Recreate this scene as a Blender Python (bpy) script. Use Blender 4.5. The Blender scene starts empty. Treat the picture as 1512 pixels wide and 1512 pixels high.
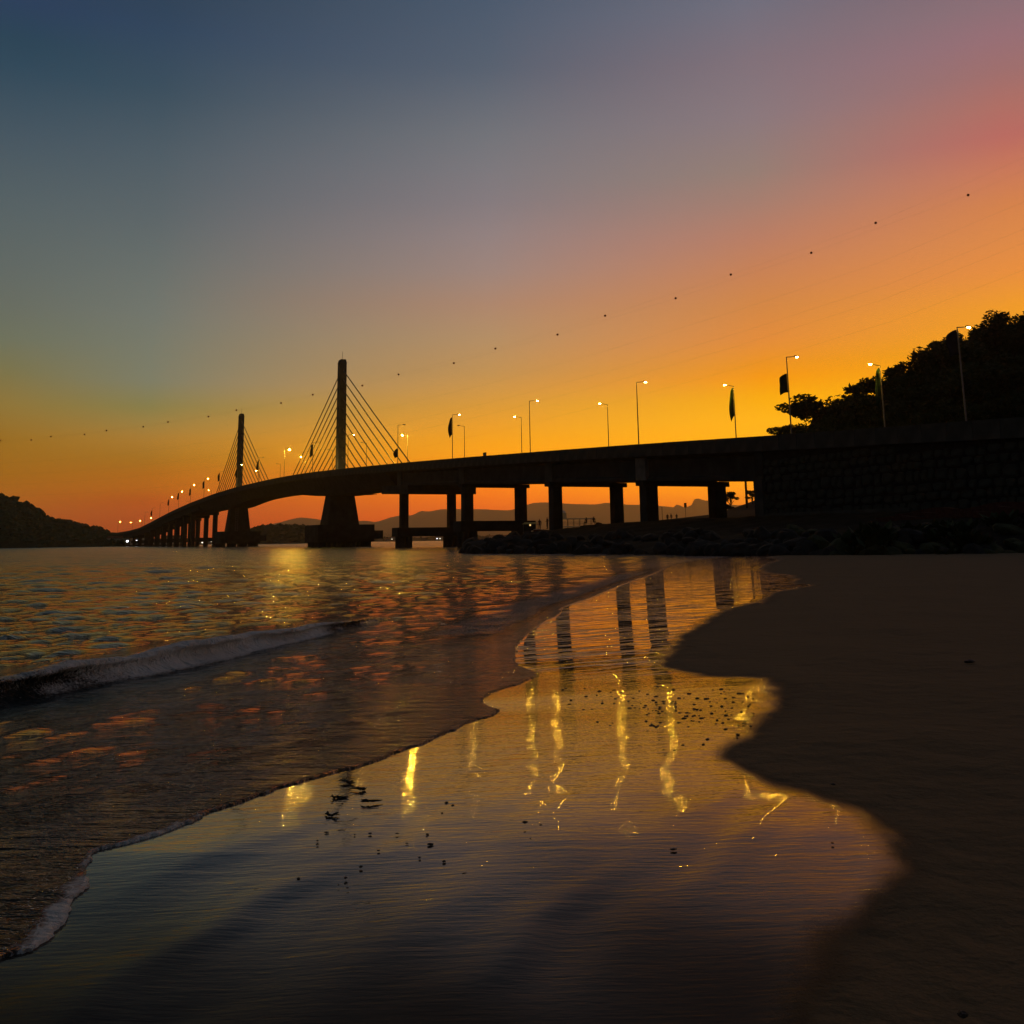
import bpy, bmesh, math, random
import numpy as np
from mathutils import Vector, Matrix

random.seed(7)
rng = np.random.default_rng(11)
SC = bpy.context.scene
COL = SC.collection
R = math.radians

# ------------------------------------------------------------------ camera
EYE = 1.6
PITCH, ROLL = math.atan(291.7 / 1516.0), 0.0143
cam_d = bpy.data.cameras.new('camera')
cam = bpy.data.objects.new('camera', cam_d)
COL.objects.link(cam)
SC.camera = cam
cam_d.sensor_width = 36.0
cam_d.lens = 36.0 * 1516 / 1512
cam_d.shift_y = -252 / 1512
cam_d.clip_start, cam_d.clip_end = 0.1, 60000
_f = Vector((0, math.cos(PITCH), math.sin(PITCH)))
_r = Vector((1, 0, 0)); _u = _r.cross(_f)
_r2 = math.cos(ROLL) * _r - math.sin(ROLL) * _u
_u2 = math.sin(ROLL) * _r + math.cos(ROLL) * _u
_m = Matrix((_r2, _u2, -_f)).transposed().to_4x4()
_m.translation = (0, 0, EYE)
cam.matrix_world = _m

# ------------------------------------------------------------------ dusk sky (sun already set, to the right behind the hill)
SUN_AZ = 28.0
SKY = 1.0
def lin(h):
    h = h.lstrip('#')
    return tuple(((int(h[i:i + 2], 16) / 255) / 12.92 if int(h[i:i + 2], 16) / 255 <= .04045 else
                  ((int(h[i:i + 2], 16) / 255 + .055) / 1.055) ** 2.4) for i in (0, 2, 4)) + (1,)
W = bpy.data.worlds.new('World'); SC.world = W; W.use_nodes = True
nt = W.node_tree; nt.nodes.clear()
def N(t, **k):
    n = nt.nodes.new(t)
    for a, b in k.items(): setattr(n, a, b)
    return n
def M(op, a, b=None, clamp=False):
    n = N('ShaderNodeMath', operation=op, use_clamp=clamp)
    for i, q in enumerate((a, b)):
        if q is None: continue
        if isinstance(q, (int, float)): n.inputs[i].default_value = q
        else: nt.links.new(q, n.inputs[i])
    return n.outputs[0]
tc = N('ShaderNodeTexCoord'); sp = N('ShaderNodeSeparateXYZ')
nt.links.new(tc.outputs['Generated'], sp.inputs[0])
X_, Y_, Z_ = sp.outputs
el = M('MULTIPLY', M('ARCSINE', Z_), 180 / math.pi / 90, True)
hyp = M('SQRT', M('ADD', M('ADD', M('MULTIPLY', X_, X_), M('MULTIPLY', Y_, Y_)), 1e-6))
ca = M('DIVIDE', M('ADD', M('MULTIPLY', X_, math.sin(R(SUN_AZ))), M('MULTIPLY', Y_, math.cos(R(SUN_AZ)))), hyp)
daz = M('MULTIPLY', M('ARCCOSINE', M('MINIMUM', M('MAXIMUM', ca, -1.0), 1.0)), 180 / math.pi)
TOP = [(40, '3a404a'), (60, '2a3038'), (90, '242930')]
cols = [
 (1.0, [(0, 'ff8c08'), (2, 'ffa806'), (4, 'ffbe10'), (7, 'fdb60c'), (9, 'fba810'), (11.2, 'f8a028'), (12.9, 'ee9240'), (14.6, 'e28c4a'), (16.3, 'd8844e'), (18, 'cc7a5c'), (19.6, 'bc6c64'), (21.2, 'b07068'), (22.8, 'a07070'), (24.4, '987078'), (26, '8c7078'), (31, '665c66')] + TOP),
 (14.0, [(0, 'fb7a08'), (1.4, 'fb9a08'), (2.5, 'ffb60c'), (4.5, 'fcc018'), (6.2, 'f8be18'), (7.3, 'f8b400'), (8.4, 'fda008'), (9.1, 'f89a1c'), (10.5, 'ea903c'), (12.4, 'd88a48'), (14.2, 'cc8458'), (16, 'bc8068'), (17.8, 'a88072'), (19.6, '968078'), (22.4, '8a7a80'), (25.4, '80727c'), (28.3, '70707f'), (33, '545a66')] + TOP),
 (29.3, [(0, 'e0440e'), (.8, 'ea5610'), (1.6, 'f26c0a'), (2.4, 'f47e0a'), (3.2, 'f59008'), (4.7, 'f2a610'), (5.4, 'eca51c'), (7.3, 'd89e40'), (9.2, 'c89858'), (11.1, 'b8936a'), (13, 'b08a72'), (14.8, 'a08880'), (16.7, '948484'), (18.6, '857d82'), (20.4, '7c7a80'), (22.2, '72757c'), (25.8, '566272'), (29.3, '4a5a6e'), (34, '3c4856')] + TOP),
 (47.7, [(0, '982c0c'), (1.1, 'a03c10'), (1.6, 'b04808'), (2.3, 'a85000'), (2.8, 'a86200'), (3.7, 'a06818'), (4.4, '987028'), (5.4, 'a07c40'), (6.1, '948050'), (7.1, '808058'), (8.5, '7c8270'), (12, '727a72'), (17, '5c686c'), (20.3, '4e5e68'), (23.6, '3a5060'), (26.7, '30465e'), (32, '2a3a48')] + TOP[1:]),
 (54.5, [(0, 'b04808'), (1.2, 'ac560a'), (2.1, 'a0600f'), (3.5, '926514'), (5.2, '8e6c26'), (6.9, '8a7742'), (8.6, '7c7850'), (10.3, '6f7662'), (12, '687066'), (13.7, '626c68'), (17, '566468'), (20.3, '465864'), (23.6, '304a5c'), (25, '2a4558'), (26.7, '2b405c'), (32, '263644')] + TOP[1:]),
 (125.0, [(0, '34343a'), (3, '3c3e44'), (8, '383c44'), (20, '30363c'), (40, '2a2f36'), (90, '242930')]),
]
prev = None; pd = None
for d, st in cols:
    rp = N('ShaderNodeValToRGB'); cr = rp.color_ramp
    for i, (e, h) in enumerate(st):
        q = cr.elements[i] if i < 2 else cr.elements.new(e / 90)
        k_ = max(0, 1 - e / 9) * (1 if d < 100 else 0); gn = (1 + .9 * k_, 1 + (.22 if d < 20 else .42) * k_, 1 - .95 * k_)
        q.position = e / 90; q.color = tuple(c * g_ for c, g_ in zip(lin(h)[:3], gn)) + (1,)
    nt.links.new(el, rp.inputs[0])
    if prev is None: prev = rp.outputs[0]
    else:
        mr = N('ShaderNodeMapRange', clamp=True, interpolation_type='LINEAR')
        mr.inputs[1].default_value = pd; mr.inputs[2].default_value = d
        nt.links.new(daz, mr.inputs[0])
        mx = N('ShaderNodeMix', data_type='RGBA')
        nt.links.new(mr.outputs[0], mx.inputs[0]); nt.links.new(prev, mx.inputs[6]); nt.links.new(rp.outputs[0], mx.inputs[7])
        prev = mx.outputs[2]
    pd = d
bg = N('ShaderNodeBackground'); bg.inputs[1].default_value = SKY
wo = N('ShaderNodeOutputWorld')
nt.links.new(prev, bg.inputs[0]); nt.links.new(bg.outputs[0], wo.inputs[0])
W.cycles.sampling_method = 'MANUAL'; W.cycles.sample_map_resolution = 512

vs = SC.view_settings
SC.display_settings.display_device = 'sRGB'
vs.view_transform = 'Standard'; vs.look = 'None'; vs.exposure = 0.0; vs.gamma = 1.0; vs.use_curve_mapping = False
cy = SC.cycles
cy.use_denoising = True; cy.denoiser = 'OPENIMAGEDENOISE'
cy.max_bounces = 6; cy.diffuse_bounces = 2; cy.glossy_bounces = 4; cy.transmission_bounces = 2
cy.volume_bounces = 2; cy.use_light_tree = True; cy.sample_clamp_indirect = 20; cy.caustics_reflective = False

# ------------------------------------------------------------------ materials
MATS = {}
def mat(name, col, rough=.8, spec=.3, scale=6.0, var=.25, bump=0.0, bscale=None, metal=0.0, coords='Object', detail=6):
    """principled material with noise-varied colour and fine relief"""
    m = bpy.data.materials.new(name); m.use_nodes = True
    t = m.node_tree; b = t.nodes['Principled BSDF']
    b.inputs['Roughness'].default_value = rough; b.inputs['Specular IOR Level'].default_value = spec
    b.inputs['Metallic'].default_value = metal
    c = t.nodes.new('ShaderNodeTexCoord')
    n = t.nodes.new('ShaderNodeTexNoise'); n.inputs['Scale'].default_value = scale; n.inputs['Detail'].default_value = detail
    t.links.new(c.outputs[coords], n.inputs['Vector'])
    r = t.nodes.new('ShaderNodeValToRGB')
    r.color_ramp.elements[0].position = .3; r.color_ramp.elements[1].position = .72
    r.color_ramp.elements[0].color = tuple(v * (1 - var) for v in col) + (1,)
    r.color_ramp.elements[1].color = tuple(min(1, v * (1 + var)) for v in col) + (1,)
    t.links.new(n.outputs['Fac'], r.inputs[0]); t.links.new(r.outputs[0], b.inputs['Base Color'])
    if bump:
        n2 = t.nodes.new('ShaderNodeTexNoise'); n2.inputs['Scale'].default_value = bscale or scale * 5; n2.inputs['Detail'].default_value = 5
        t.links.new(c.outputs[coords], n2.inputs['Vector'])
        bp = t.nodes.new('ShaderNodeBump'); bp.inputs['Strength'].default_value = bump; bp.inputs['Distance'].default_value = .05
        t.links.new(n2.outputs['Fac'], bp.inputs['Height']); t.links.new(bp.outputs[0], b.inputs['Normal'])
    MATS[name] = m
    return m
def glow(name, col, strength):
    m = bpy.data.materials.new(name); m.use_nodes = True
    b = m.node_tree.nodes['Principled BSDF']
    b.inputs['Base Color'].default_value = (.8, .75, .6, 1)
    b.inputs['Emission Color'].default_value = col + (1,); b.inputs['Emission Strength'].default_value = strength
    MATS[name] = m
    return m
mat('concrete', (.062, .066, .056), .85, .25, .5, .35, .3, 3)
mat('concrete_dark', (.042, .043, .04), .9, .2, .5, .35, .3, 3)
mat('concrete_pale', (.24, .20, .16), .85, .25, .7, .3, .3, 4)
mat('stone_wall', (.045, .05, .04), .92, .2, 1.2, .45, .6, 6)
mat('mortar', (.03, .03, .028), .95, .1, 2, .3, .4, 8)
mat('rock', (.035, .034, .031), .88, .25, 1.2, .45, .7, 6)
mat('rock_greenish', (.06, .066, .03), .9, .2, 1.6, .5, .7, 6)  # paler, greener rock tone for some boulders at the beach end
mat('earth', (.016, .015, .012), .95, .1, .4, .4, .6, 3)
mat('asphalt', (.05, .05, .05), .9, .2, 2, .2, .3, 20)
mat('metal', (.16, .16, .16), .5, .4, 3, .15, 0, None, .6)
mat('cable', (.10, .10, .10), .55, .3, 3, .1)
mat('leaf', (.045, .065, .025), .8, .2, .6, .4)
mat('bark', (.05, .038, .028), .9, .2, 3, .3, .5, 12)
mat('hill', (.035, .042, .02), .95, .1, .05, .4, .6, .4)
mat('mountain', (.07, .075, .045), .95, .1, .0012, .3)
mat('flag_green', (.014, .042, .022), .8, .2, 2, .25)
mat('flag_dark', (.02, .022, .03), .8, .2, 2, .25)
mat('house_wall', (.45, .42, .36), .85, .2, .6, .2)
mat('roof_tile', (.25, .11, .06), .85, .2, 1, .3)
mat('white_paint', (.6, .6, .58), .5, .4, 2, .1)
mat('canvas', (.6, .5, .2), .8, .2, 2, .2)
mat('red_stone', (.09, .035, .025), .9, .2, 2, .35, .6, 8)
mat('orange_ball', (.5, .12, .03), .5, .4, 2, .1)
mat('seaweed', (.02, .02, .014), .5, .4, 20, .3, .6, 60)
mat('pebble', (.035, .03, .025), .5, .4, 20, .3, .4, 60)
mat('sign_face', (.12, .12, .12), .5, .4, 2, .1)
mat('car_paint', (.05, .05, .055), .3, .5, 2, .1)
mat('glass_dark', (.02, .02, .025), .08, .5, 2, .1)
glow('lamp_light', (1.0, .52, .04), 800.0)
glow('lamp_light_bright', (1.0, .52, .04), 25000.0)
glow('lamp_light_dim', (1.0, .56, .08), 260.0)
glow('flood_light', (1.0, .6, .2), .9)
glow('window_light', (1.0, .85, .6), 3.0)
glow('white_light', (.95, .95, 1.0), 5.0)

# ------------------------------------------------------------------ mesh helpers
class MB:
    def __init__(s): s.v = []; s.f = []
    def add(s, v, f):
        o = len(s.v); s.v += [tuple(p) for p in v]; s.f += [tuple(i + o for i in q) for q in f]; return s
    def hexa(s, p):   # 8 corners: bottom 4 ccw, top 4 ccw
        return s.add(p, [(3, 2, 1, 0), (4, 5, 6, 7), (0, 1, 5, 4), (1, 2, 6, 5), (2, 3, 7, 6), (3, 0, 4, 7)])
    def box(s, c, d):
        x, y, z = c; a, b, h = d[0] / 2, d[1] / 2, d[2] / 2
        return s.hexa([(x - a, y - b, z - h), (x + a, y - b, z - h), (x + a, y + b, z - h), (x - a, y + b, z - h),
                       (x - a, y - b, z + h), (x + a, y - b, z + h), (x + a, y + b, z + h), (x - a, y + b, z + h)])
    def tube(s, pts, rad, n=8, cap=True):
        pts = [Vector(p) for p in pts]; rs = rad if hasattr(rad, '__len__') else [rad] * len(pts)
        o = len(s.v); k = len(pts); ref = None
        for i, p in enumerate(pts):
            d = (pts[min(i + 1, k - 1)] - pts[max(i - 1, 0)]).normalized()
            a = d.orthogonal().normalized() if ref is None else (ref - d * ref.dot(d)).normalized()
            ref = a; b = d.cross(a)
            for j in range(n):
                t = 2 * math.pi * j / n
                s.v.append(tuple(p + (a * math.cos(t) + b * math.sin(t)) * rs[i]))
        for i in range(k - 1):
            for j in range(n):
                s.f.append((o + i * n + j, o + i * n + (j + 1) % n, o + (i + 1) * n + (j + 1) % n, o + (i + 1) * n + j))
        if cap:
            s.f.append(tuple(o + j for j in range(n))[::-1]); s.f.append(tuple(o + (k - 1) * n + j for j in range(n)))
        return s
    def sphere(s, c, r, n=10, m=6, sc=(1, 1, 1)):
        o = len(s.v)
        s.v.append((c[0], c[1], c[2] - r * sc[2]))
        for i in range(1, m):
            t = math.pi * i / m - math.pi / 2
            for j in range(n):
                a = 2 * math.pi * j / n
                s.v.append((c[0] + r * sc[0] * math.cos(t) * math.cos(a), c[1] + r * sc[1] * math.cos(t) * math.sin(a), c[2] + r * sc[2] * math.sin(t)))
        s.v.append((c[0], c[1], c[2] + r * sc[2]))
        for j in range(n):
            s.f.append((o, o + 1 + (j + 1) % n, o + 1 + j)); e = o + 1 + (m - 2) * n; s.f.append((e + j, e + (j + 1) % n, e + n))
        for i in range(m - 2):
            for j in range(n):
                a = o + 1 + i * n; s.f.append((a + j, a + (j + 1) % n, a + n + (j + 1) % n, a + n + j))
        return s
    def blob(s, c, d, rnd, amp=.25, sub=1):   # uneven rounded lump
        bm = bmesh.new(); bmesh.ops.create_icosphere(bm, subdivisions=sub, radius=.5)
        o = len(s.v)
        for v in bm.verts:
            k = 1 + rnd.uniform(-amp, amp); s.v.append((c[0] + v.co.x * k * d[0], c[1] + v.co.y * k * d[1], c[2] + v.co.z * k * d[2]))
        bm.faces.ensure_lookup_table()
        for f in bm.faces: s.f.append(tuple(o + v.index for v in f.verts))
        bm.free(); return s
    def mesh(s, name, org):
        me = bpy.data.meshes.new(name)
        me.from_pydata([(p[0] - org[0], p[1] - org[1], p[2] - org[2]) for p in s.v], [], s.f); me.update()
        return me
WORG = {}
def props(o, label=None, cat=None, group=None, kind=None):
    if label: o['label'] = label
    if cat: o['category'] = cat
    if group: o['group'] = group
    if kind: o['kind'] = kind
    return o
def put(name, mb, m, parent=None, label=None, cat=None, group=None, kind=None, org=None, smooth=False):
    """link a mesh built in world coordinates, origin at its base (or org)"""
    v = np.array(mb.v)
    if org is None:
        org = (v[:, 0].min() + v[:, 0].max()) / 2, (v[:, 1].min() + v[:, 1].max()) / 2, v[:, 2].min()
    me = mb.mesh(name, org)
    if smooth: me.shade_smooth()
    if m: me.materials.append(MATS[m] if isinstance(m, str) else m)
    o = bpy.data.objects.new(name, me); COL.objects.link(o)
    WORG[o.name] = Vector(org)
    if parent is not None:
        o.parent = parent; o.location = Vector(org) - WORG[parent.name]
    else: o.location = org
    return props(o, label, cat, group, kind)
def root(name, loc, label, cat, group=None, rz=0.0):
    o = bpy.data.objects.new(name, None); COL.objects.link(o); o.location = loc; o.rotation_euler[2] = rz
    o.empty_display_size = .2
    WORG[o.name] = Vector(loc)
    return props(o, label, cat, group)
def twin(name, src, parent=None, loc=(0, 0, 0), rot=(0, 0, 0), sc=(1, 1, 1)):
    """another object sharing mesh data; loc is in the parent's space"""
    o = bpy.data.objects.new(name, src.data if hasattr(src, 'data') else src); COL.objects.link(o)
    o.parent = parent; o.location = loc; o.rotation_euler = rot; o.scale = sc
    return o
def copy_tree(src, parent=None):
    c = src.copy(); COL.objects.link(c); c.parent = parent
    for ch in list(src.children): copy_tree(ch, c)
    return c

# ------------------------------------------------------------------ ground shape helpers
def waves(x, y, lams, dirs, amps, ph, minlam=None):
    z = np.zeros_like(x)
    for l, d, a, p in zip(lams, dirs, amps, ph):
        k = 2 * math.pi / l
        w = a if minlam is None else a * np.clip((l / minlam - 2.5) / 2.5, 0, 1)
        s = np.sin(k * (x * math.cos(d) + y * math.sin(d)) + p)
        z += w * s
    return z
def seg_dist(x, y, P):
    """unsigned distance to a polyline and the arc parameter of the nearest point"""
    best = np.full(x.shape, 1e18); par = np.zeros(x.shape); acc = 0.0
    for (ax, ay), (bx, by) in zip(P[:-1], P[1:]):
        ex, ey = bx - ax, by - ay; L2 = ex * ex + ey * ey + 1e-12; L = math.sqrt(L2)
        t = np.clip(((x - ax) * ex + (y - ay) * ey) / L2, 0, 1)
        d = (x - ax - t * ex) ** 2 + (y - ay - t * ey) ** 2
        m = d < best; best = np.where(m, d, best); par = np.where(m, acc + t * L, par); acc += L
    return np.sqrt(best), par
def inside(x, y, P):
    r = np.zeros(x.shape, bool); n = len(P)
    for i in range(n):
        ax, ay = P[i]; bx, by = P[(i + 1) % n]
        if ay == by: continue
        c = (ay > y) != (by > y)
        r ^= c & (x < (bx - ax) * (y - ay) / (by - ay) + ax)
    return r
def smooth_line(P, it=2):
    for _ in range(it):
        Q = [P[0]]
        for a, b in zip(P[:-1], P[1:]):
            Q += [(a[0] * .75 + b[0] * .25, a[1] * .75 + b[1] * .25), (a[0] * .25 + b[0] * .75, a[1] * .25 + b[1] * .75)]
        P = Q + [P[-1]]
    return P
def vnoise(x, y, seed=0):
    """smooth value noise 0..1"""
    xi = np.floor(x).astype(np.int64); yi = np.floor(y).astype(np.int64); fx = x - xi; fy = y - yi
    fx = fx * fx * (3 - 2 * fx); fy = fy * fy * (3 - 2 * fy)
    def h(a, b):
        n = (a * 374761393 + b * 668265263 + seed * 1442695041) & 0xffffffff
        n = ((n ^ (n >> 13)) * 1274126177) & 0xffffffff
        return ((n ^ (n >> 16)) & 0xffff) / 65535.0
    return (h(xi, yi) * (1 - fx) + h(xi + 1, yi) * fx) * (1 - fy) + (h(xi, yi + 1) * (1 - fx) + h(xi + 1, yi + 1) * fx) * fy
def fbm(x, y, seed=0, o=4):
    z = 0; a = .5; s = 0
    for i in range(o):
        z = z + a * vnoise(x, y, seed + i); s += a; x = x * 2.03 + 5.1; y = y * 2.03 + 1.7; a *= .5
    return z / s
def sstep(a, b, x):
    t = np.clip((x - a) / (b - a), 0, 1); return t * t * (3 - 2 * t)
def grid_obj(name, x, y, z, keep, m, attrs=None, label=None, kind='structure', cat=None, smooth=True, parent=None):
    """mesh from 2D arrays; keep = boolean mask per vertex (a face stays if any corner is kept)"""
    nr, nc = x.shape
    idx = np.arange(nr * nc).reshape(nr, nc)
    q = np.stack([idx[:-1, :-1], idx[:-1, 1:], idx[1:, 1:], idx[1:, :-1]], -1).reshape(-1, 4)
    k = keep.reshape(-1); q = q[k[q].any(1)]
    used = np.unique(q); remap = np.full(nr * nc, -1); remap[used] = np.arange(len(used)); q = remap[q]
    co = np.stack([x, y, z], -1).reshape(-1, 3)[used]
    me = bpy.data.meshes.new(name)
    me.vertices.add(len(co)); me.vertices.foreach_set('co', co.astype(np.float32).reshape(-1))
    me.loops.add(q.size); me.loops.foreach_set('vertex_index', q.astype(np.int32).reshape(-1))
    me.polygons.add(len(q)); me.polygons.foreach_set('loop_start', np.arange(0, q.size, 4, dtype=np.int32))
    me.update(calc_edges=True)
    if smooth: me.shade_smooth()
    for a, v in (attrs or {}).items():
        at = me.attributes.new(a, 'FLOAT', 'POINT'); at.data.foreach_set('value', v.reshape(-1)[used].astype(np.float32))
    me.materials.append(MATS[m] if isinstance(m, str) else m)
    o = bpy.data.objects.new(name, me); COL.objects.link(o); o.parent = parent
    WORG[o.name] = Vector((0, 0, 0))
    return props(o, label, cat, None, kind)

# shoreline of the wash (edge of the thin water sheet), world metres, from the left round to the rock toe
SWASH = [(-60.0, -40.0), (-22.0, -12.0), (-6.0, -1.5)] + [(-1.557, 3.12), (-1.49, 3.213), (-1.423, 3.323), (-1.402, 3.46), (-1.423, 3.55), (-1.47, 3.646), (-1.503, 3.818), (-1.571, 3.969), (-1.639, 4.203), (-1.675, 4.286), (-1.533, 4.401), (-1.456, 4.579), (-1.377, 4.784), (-1.377, 4.867), (-1.271, 5.062), (-1.149, 5.362), (-0.99, 5.586), (-0.816, 5.831), (-0.644, 6.265), (-0.48, 6.707), (-0.336, 7.228), (-0.138, 7.611), (-0.126, 7.812), (-0.251, 8.192), (-0.284, 8.435), (-0.133, 9.044), (0.04, 9.429), (0.189, 9.977), (0.169, 10.629), (0.008, 11.241), (-0.021, 12.263), (0.053, 14.759), (0.459, 18.884), (0.938, 21.496), (1.008, 23.738), (2.167, 28.497), (3.076, 33.324), (4.373, 39.115), (6.507, 47.888), (8.14, 56.352), (10.937, 68.025), (15.094, 78.134), (18.83, 85.946)] + [(23.0, 82.0)]
# edge of the wet, shining sand towards the dry beach
WETLINE = [(1.3, -30.0), (1.0, -6.0), (.7, .6)] + [(0.578, 2.386), (0.643, 2.572), (0.691, 2.714), (0.779, 2.963), (0.899, 3.21), (1.094, 3.439), (1.211, 3.638), (1.279, 3.908), (1.315, 4.278), (1.223, 4.557), (1.089, 4.95), (0.989, 5.385), (0.978, 5.632), (1.133, 5.934), (1.369, 6.412), (1.643, 7.236), (1.927, 8.011), (1.983, 8.683), (1.816, 9.07), (1.536, 9.452), (1.391, 10.118), (1.393, 10.708), (1.683, 12.181), (2.19, 14.466), (2.789, 16.322), (3.52, 18.369), (3.675, 19.611), (4.659, 21.529), (5.86, 24.368), (6.165, 25.962), (7.404, 28.248), (8.262, 29.688), (7.915, 31.713), (9.647, 36.178), (9.602, 40.458), (11.372, 50.28), (15.785, 62.883), (17.761, 75.535)] + [(23.5, 82.5)]
BREAKER = [(-4.79, 8.933), (-4.769, 9.92), (-4.657, 10.5), (-4.489, 11.053), (-4.316, 11.706), (-4.098, 12.376), (-3.892, 13.263), (-3.685, 14.415), (-3.414, 15.68), (-3.15, 17.522), (-2.777, 19.604), (-2.371, 21.598)]
SWASH = smooth_line(SWASH); WETLINE = smooth_line(WETLINE); BREAKER = smooth_line(BREAKER)
LAND = SWASH + [(60, 110), (200, 110), (300, -60), (-60, -60)]
WET_AREA = WETLINE + [(0, 200), (-200, 200), (-200, -60), (1.6, -60)]

def berm(y):
    b = 1.109 * np.exp(-np.maximum(y, -2) / 9)
    return b / (1 + (b / .45) ** 4) ** .25
def sand_z(x, y, d):
    """d = distance to the wash edge, positive inland"""
    z = np.where(d > 0, .25 * (1 - np.exp(-np.maximum(d, 0) * .045 / .25)), np.maximum(d, -12) * .16)
    return z + berm(y)
def water_level(y, w):
    """still level of the wash: pushed up the beach at its edge, sea level further out"""
    return berm(y) * (1 - sstep(0, 9, w))
# fan-shaped lattice: fine close to the beach walker, coarse far out
def fan(rows_fine, g, ncol):
    ys = [2.0]
    while ys[-1] < rows_fine: ys.append(ys[-1] * (1 + g))
    far = []; yy = ys[-1]
    while yy < 16000: yy *= 1.25; far.append(yy)
    ys = [-60, -30, -15, -7, -3, -1, 0, .6, 1.1, 1.5, 1.8] + ys + far
    u = np.linspace(-1, 1, ncol); ext = np.array([1.05, 1.15, 1.3, 1.6, 2.2, 3.5, 6, 12, 25])
    u = np.concatenate([-ext[::-1], u, ext])
    Y, U = np.meshgrid(np.array(ys), u, indexing='ij')
    X = U * (.56 * np.maximum(Y, 0) + 1.2)
    X = np.where(np.abs(U) > 1, np.sign(U) * ((.56 * np.maximum(Y, 0) + 1.2) + (np.abs(U) - 1) * (.56 * np.maximum(Y, 0) + 8)), X)
    return X, Y

# ------------------------------------------------------------------ beach
def node_mat(name):
    m = bpy.data.materials.new(name); m.use_nodes = True; MATS[name] = m
    return m, m.node_tree, m.node_tree.nodes['Principled BSDF']
class G:
    """tiny node-graph writer"""
    def __init__(s, t): s.t = t
    def n(s, typ, ins=None, **k):
        n = s.t.nodes.new(typ)
        for a, b in k.items(): setattr(n, a, b)
        for a, b in (ins or {}).items():
            if hasattr(b, 'is_output'): s.t.links.new(b, n.inputs[a])
            else: n.inputs[a].default_value = b
        return n
    def m(s, op, a, b=None, c=None, clamp=False):
        n = s.t.nodes.new('ShaderNodeMath'); n.operation = op; n.use_clamp = clamp
        for i, q in enumerate((a, b, c)):
            if q is None: continue
            if hasattr(q, 'is_output'): s.t.links.new(q, n.inputs[i])
            else: n.inputs[i].default_value = q
        return n.outputs[0]
    def pos(s, sx, sy, sz=1.0, rot=0.0):
        g = s.n('ShaderNodeNewGeometry')
        r = s.n('ShaderNodeVectorRotate', {'Vector': g.outputs['Position'], 'Angle': rot}, rotation_type='Z_AXIS')
        return s.n('ShaderNodeVectorMath', {0: r.outputs[0], 1: (sx, sy, sz)}, operation='MULTIPLY').outputs[0]
    def noise(s, vec, scale=1.0, detail=3.0, rough=.5):
        return s.n('ShaderNodeTexNoise', {'Vector': vec, 'Scale': scale, 'Detail': detail, 'Roughness': rough}).outputs['Fac']
    def attr(s, name): return s.n('ShaderNodeAttribute', attribute_name=name).outputs['Fac']
    def mixc(s, f, a, b):
        n = s.n('ShaderNodeMix', data_type='RGBA')
        for i, q in ((0, f), (6, a), (7, b)):
            if hasattr(q, 'is_output'): s.t.links.new(q, n.inputs[i])
            else: n.inputs[i].default_value = q
        return n.outputs[2]

sm, st, sb = node_mat('sand')
g = G(st)
wet = g.attr('wet'); film = g.attr('film'); sheen = g.attr('sheen')
grain = g.noise(g.pos(1, 1, 1), 90, 4, .7)
patch = g.noise(g.pos(1, .6, 1), .9, 5, .6)
dry = g.mixc(grain, (.16, .108, .058, 1), (.29, .20, .11, 1))
dry = g.mixc(patch, g.mixc(.35, dry, (.1, .07, .045, 1)), dry)
wetc = g.mixc(patch, (.022, .018, .014, 1), (.034, .027, .02, 1))
wetedge = g.n('ShaderNodeMapRange', {0: g.m('ADD', wet, g.m('MULTIPLY', g.m('SUBTRACT', grain, .5), .35)), 1: .2, 2: .85}, interpolation_type='SMOOTHSTEP').outputs[0]
st.links.new(g.mixc(wet, dry, wetc), sb.inputs['Base Color'])
sb.inputs['Roughness'].default_value = .9; sb.inputs['Specular IOR Level'].default_value = .15
st.links.new(g.m('MULTIPLY', wetedge, sheen), sb.inputs['Coat Weight'])
sb.inputs['Coat IOR'].default_value = 1.42
cr_ = g.m('ADD', .018, g.m('MULTIPLY', g.m('SUBTRACT', 1.0, film), .022))
cr_ = g.m('ADD', cr_, g.m('MULTIPLY', g.m('SUBTRACT', 1.0, wetedge), .3))
st.links.new(cr_, sb.inputs['Coat Roughness'])
# relief: dry grains; wet: fine cross-beach streaks left by the backwash
streak = g.noise(g.pos(1.6, 17, 1, .06), 1.0, 3, .55)
streak2 = g.noise(g.pos(5, 60, 1, .03), 1.0, 2, .5)
wl = g.noise(g.pos(.9, 9, 1, -.12), 1.0, 3, .55)
ridge = g.noise(g.pos(.9, 5.0, 1, -.28), 1.0, 3, .5)
glit = g.noise(g.pos(16, 42, 1, .02), 1.0, 2, .5)
hs = g.m('ADD', g.m('MULTIPLY', streak, .0021), g.m('MULTIPLY', streak2, .0006))
hs = g.m('MULTIPLY', hs, g.m('SUBTRACT', 1.0, g.m('MULTIPLY', film, .95)))
hs = g.m('ADD', hs, g.m('ADD', g.m('MULTIPLY', g.m('ADD', g.m('MULTIPLY', wl, .0022), g.m('MULTIPLY', g.m('MAXIMUM', g.m('SUBTRACT', ridge, .5), 0.0), .065)), film), g.m('MULTIPLY', g.m('MULTIPLY', glit, g.m('SUBTRACT', 1.0, film)), .0011)))
bw = g.n('ShaderNodeBump', {'Strength': 1.0, 'Distance': 1.0, 'Height': hs})
lump = g.noise(g.pos(1, 1, 1), 5, 5, .6)
hd = g.m('ADD', g.m('MULTIPLY', grain, .003), g.m('MULTIPLY', lump, .055))
hd = g.m('MULTIPLY', hd, g.m('SUBTRACT', 1.0, wetedge))
bd = g.n('ShaderNodeBump', {'Strength': 1.0, 'Distance': 1.0, 'Height': g.m('ADD', hd, g.m('MULTIPLY', hs, .25))})
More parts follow.
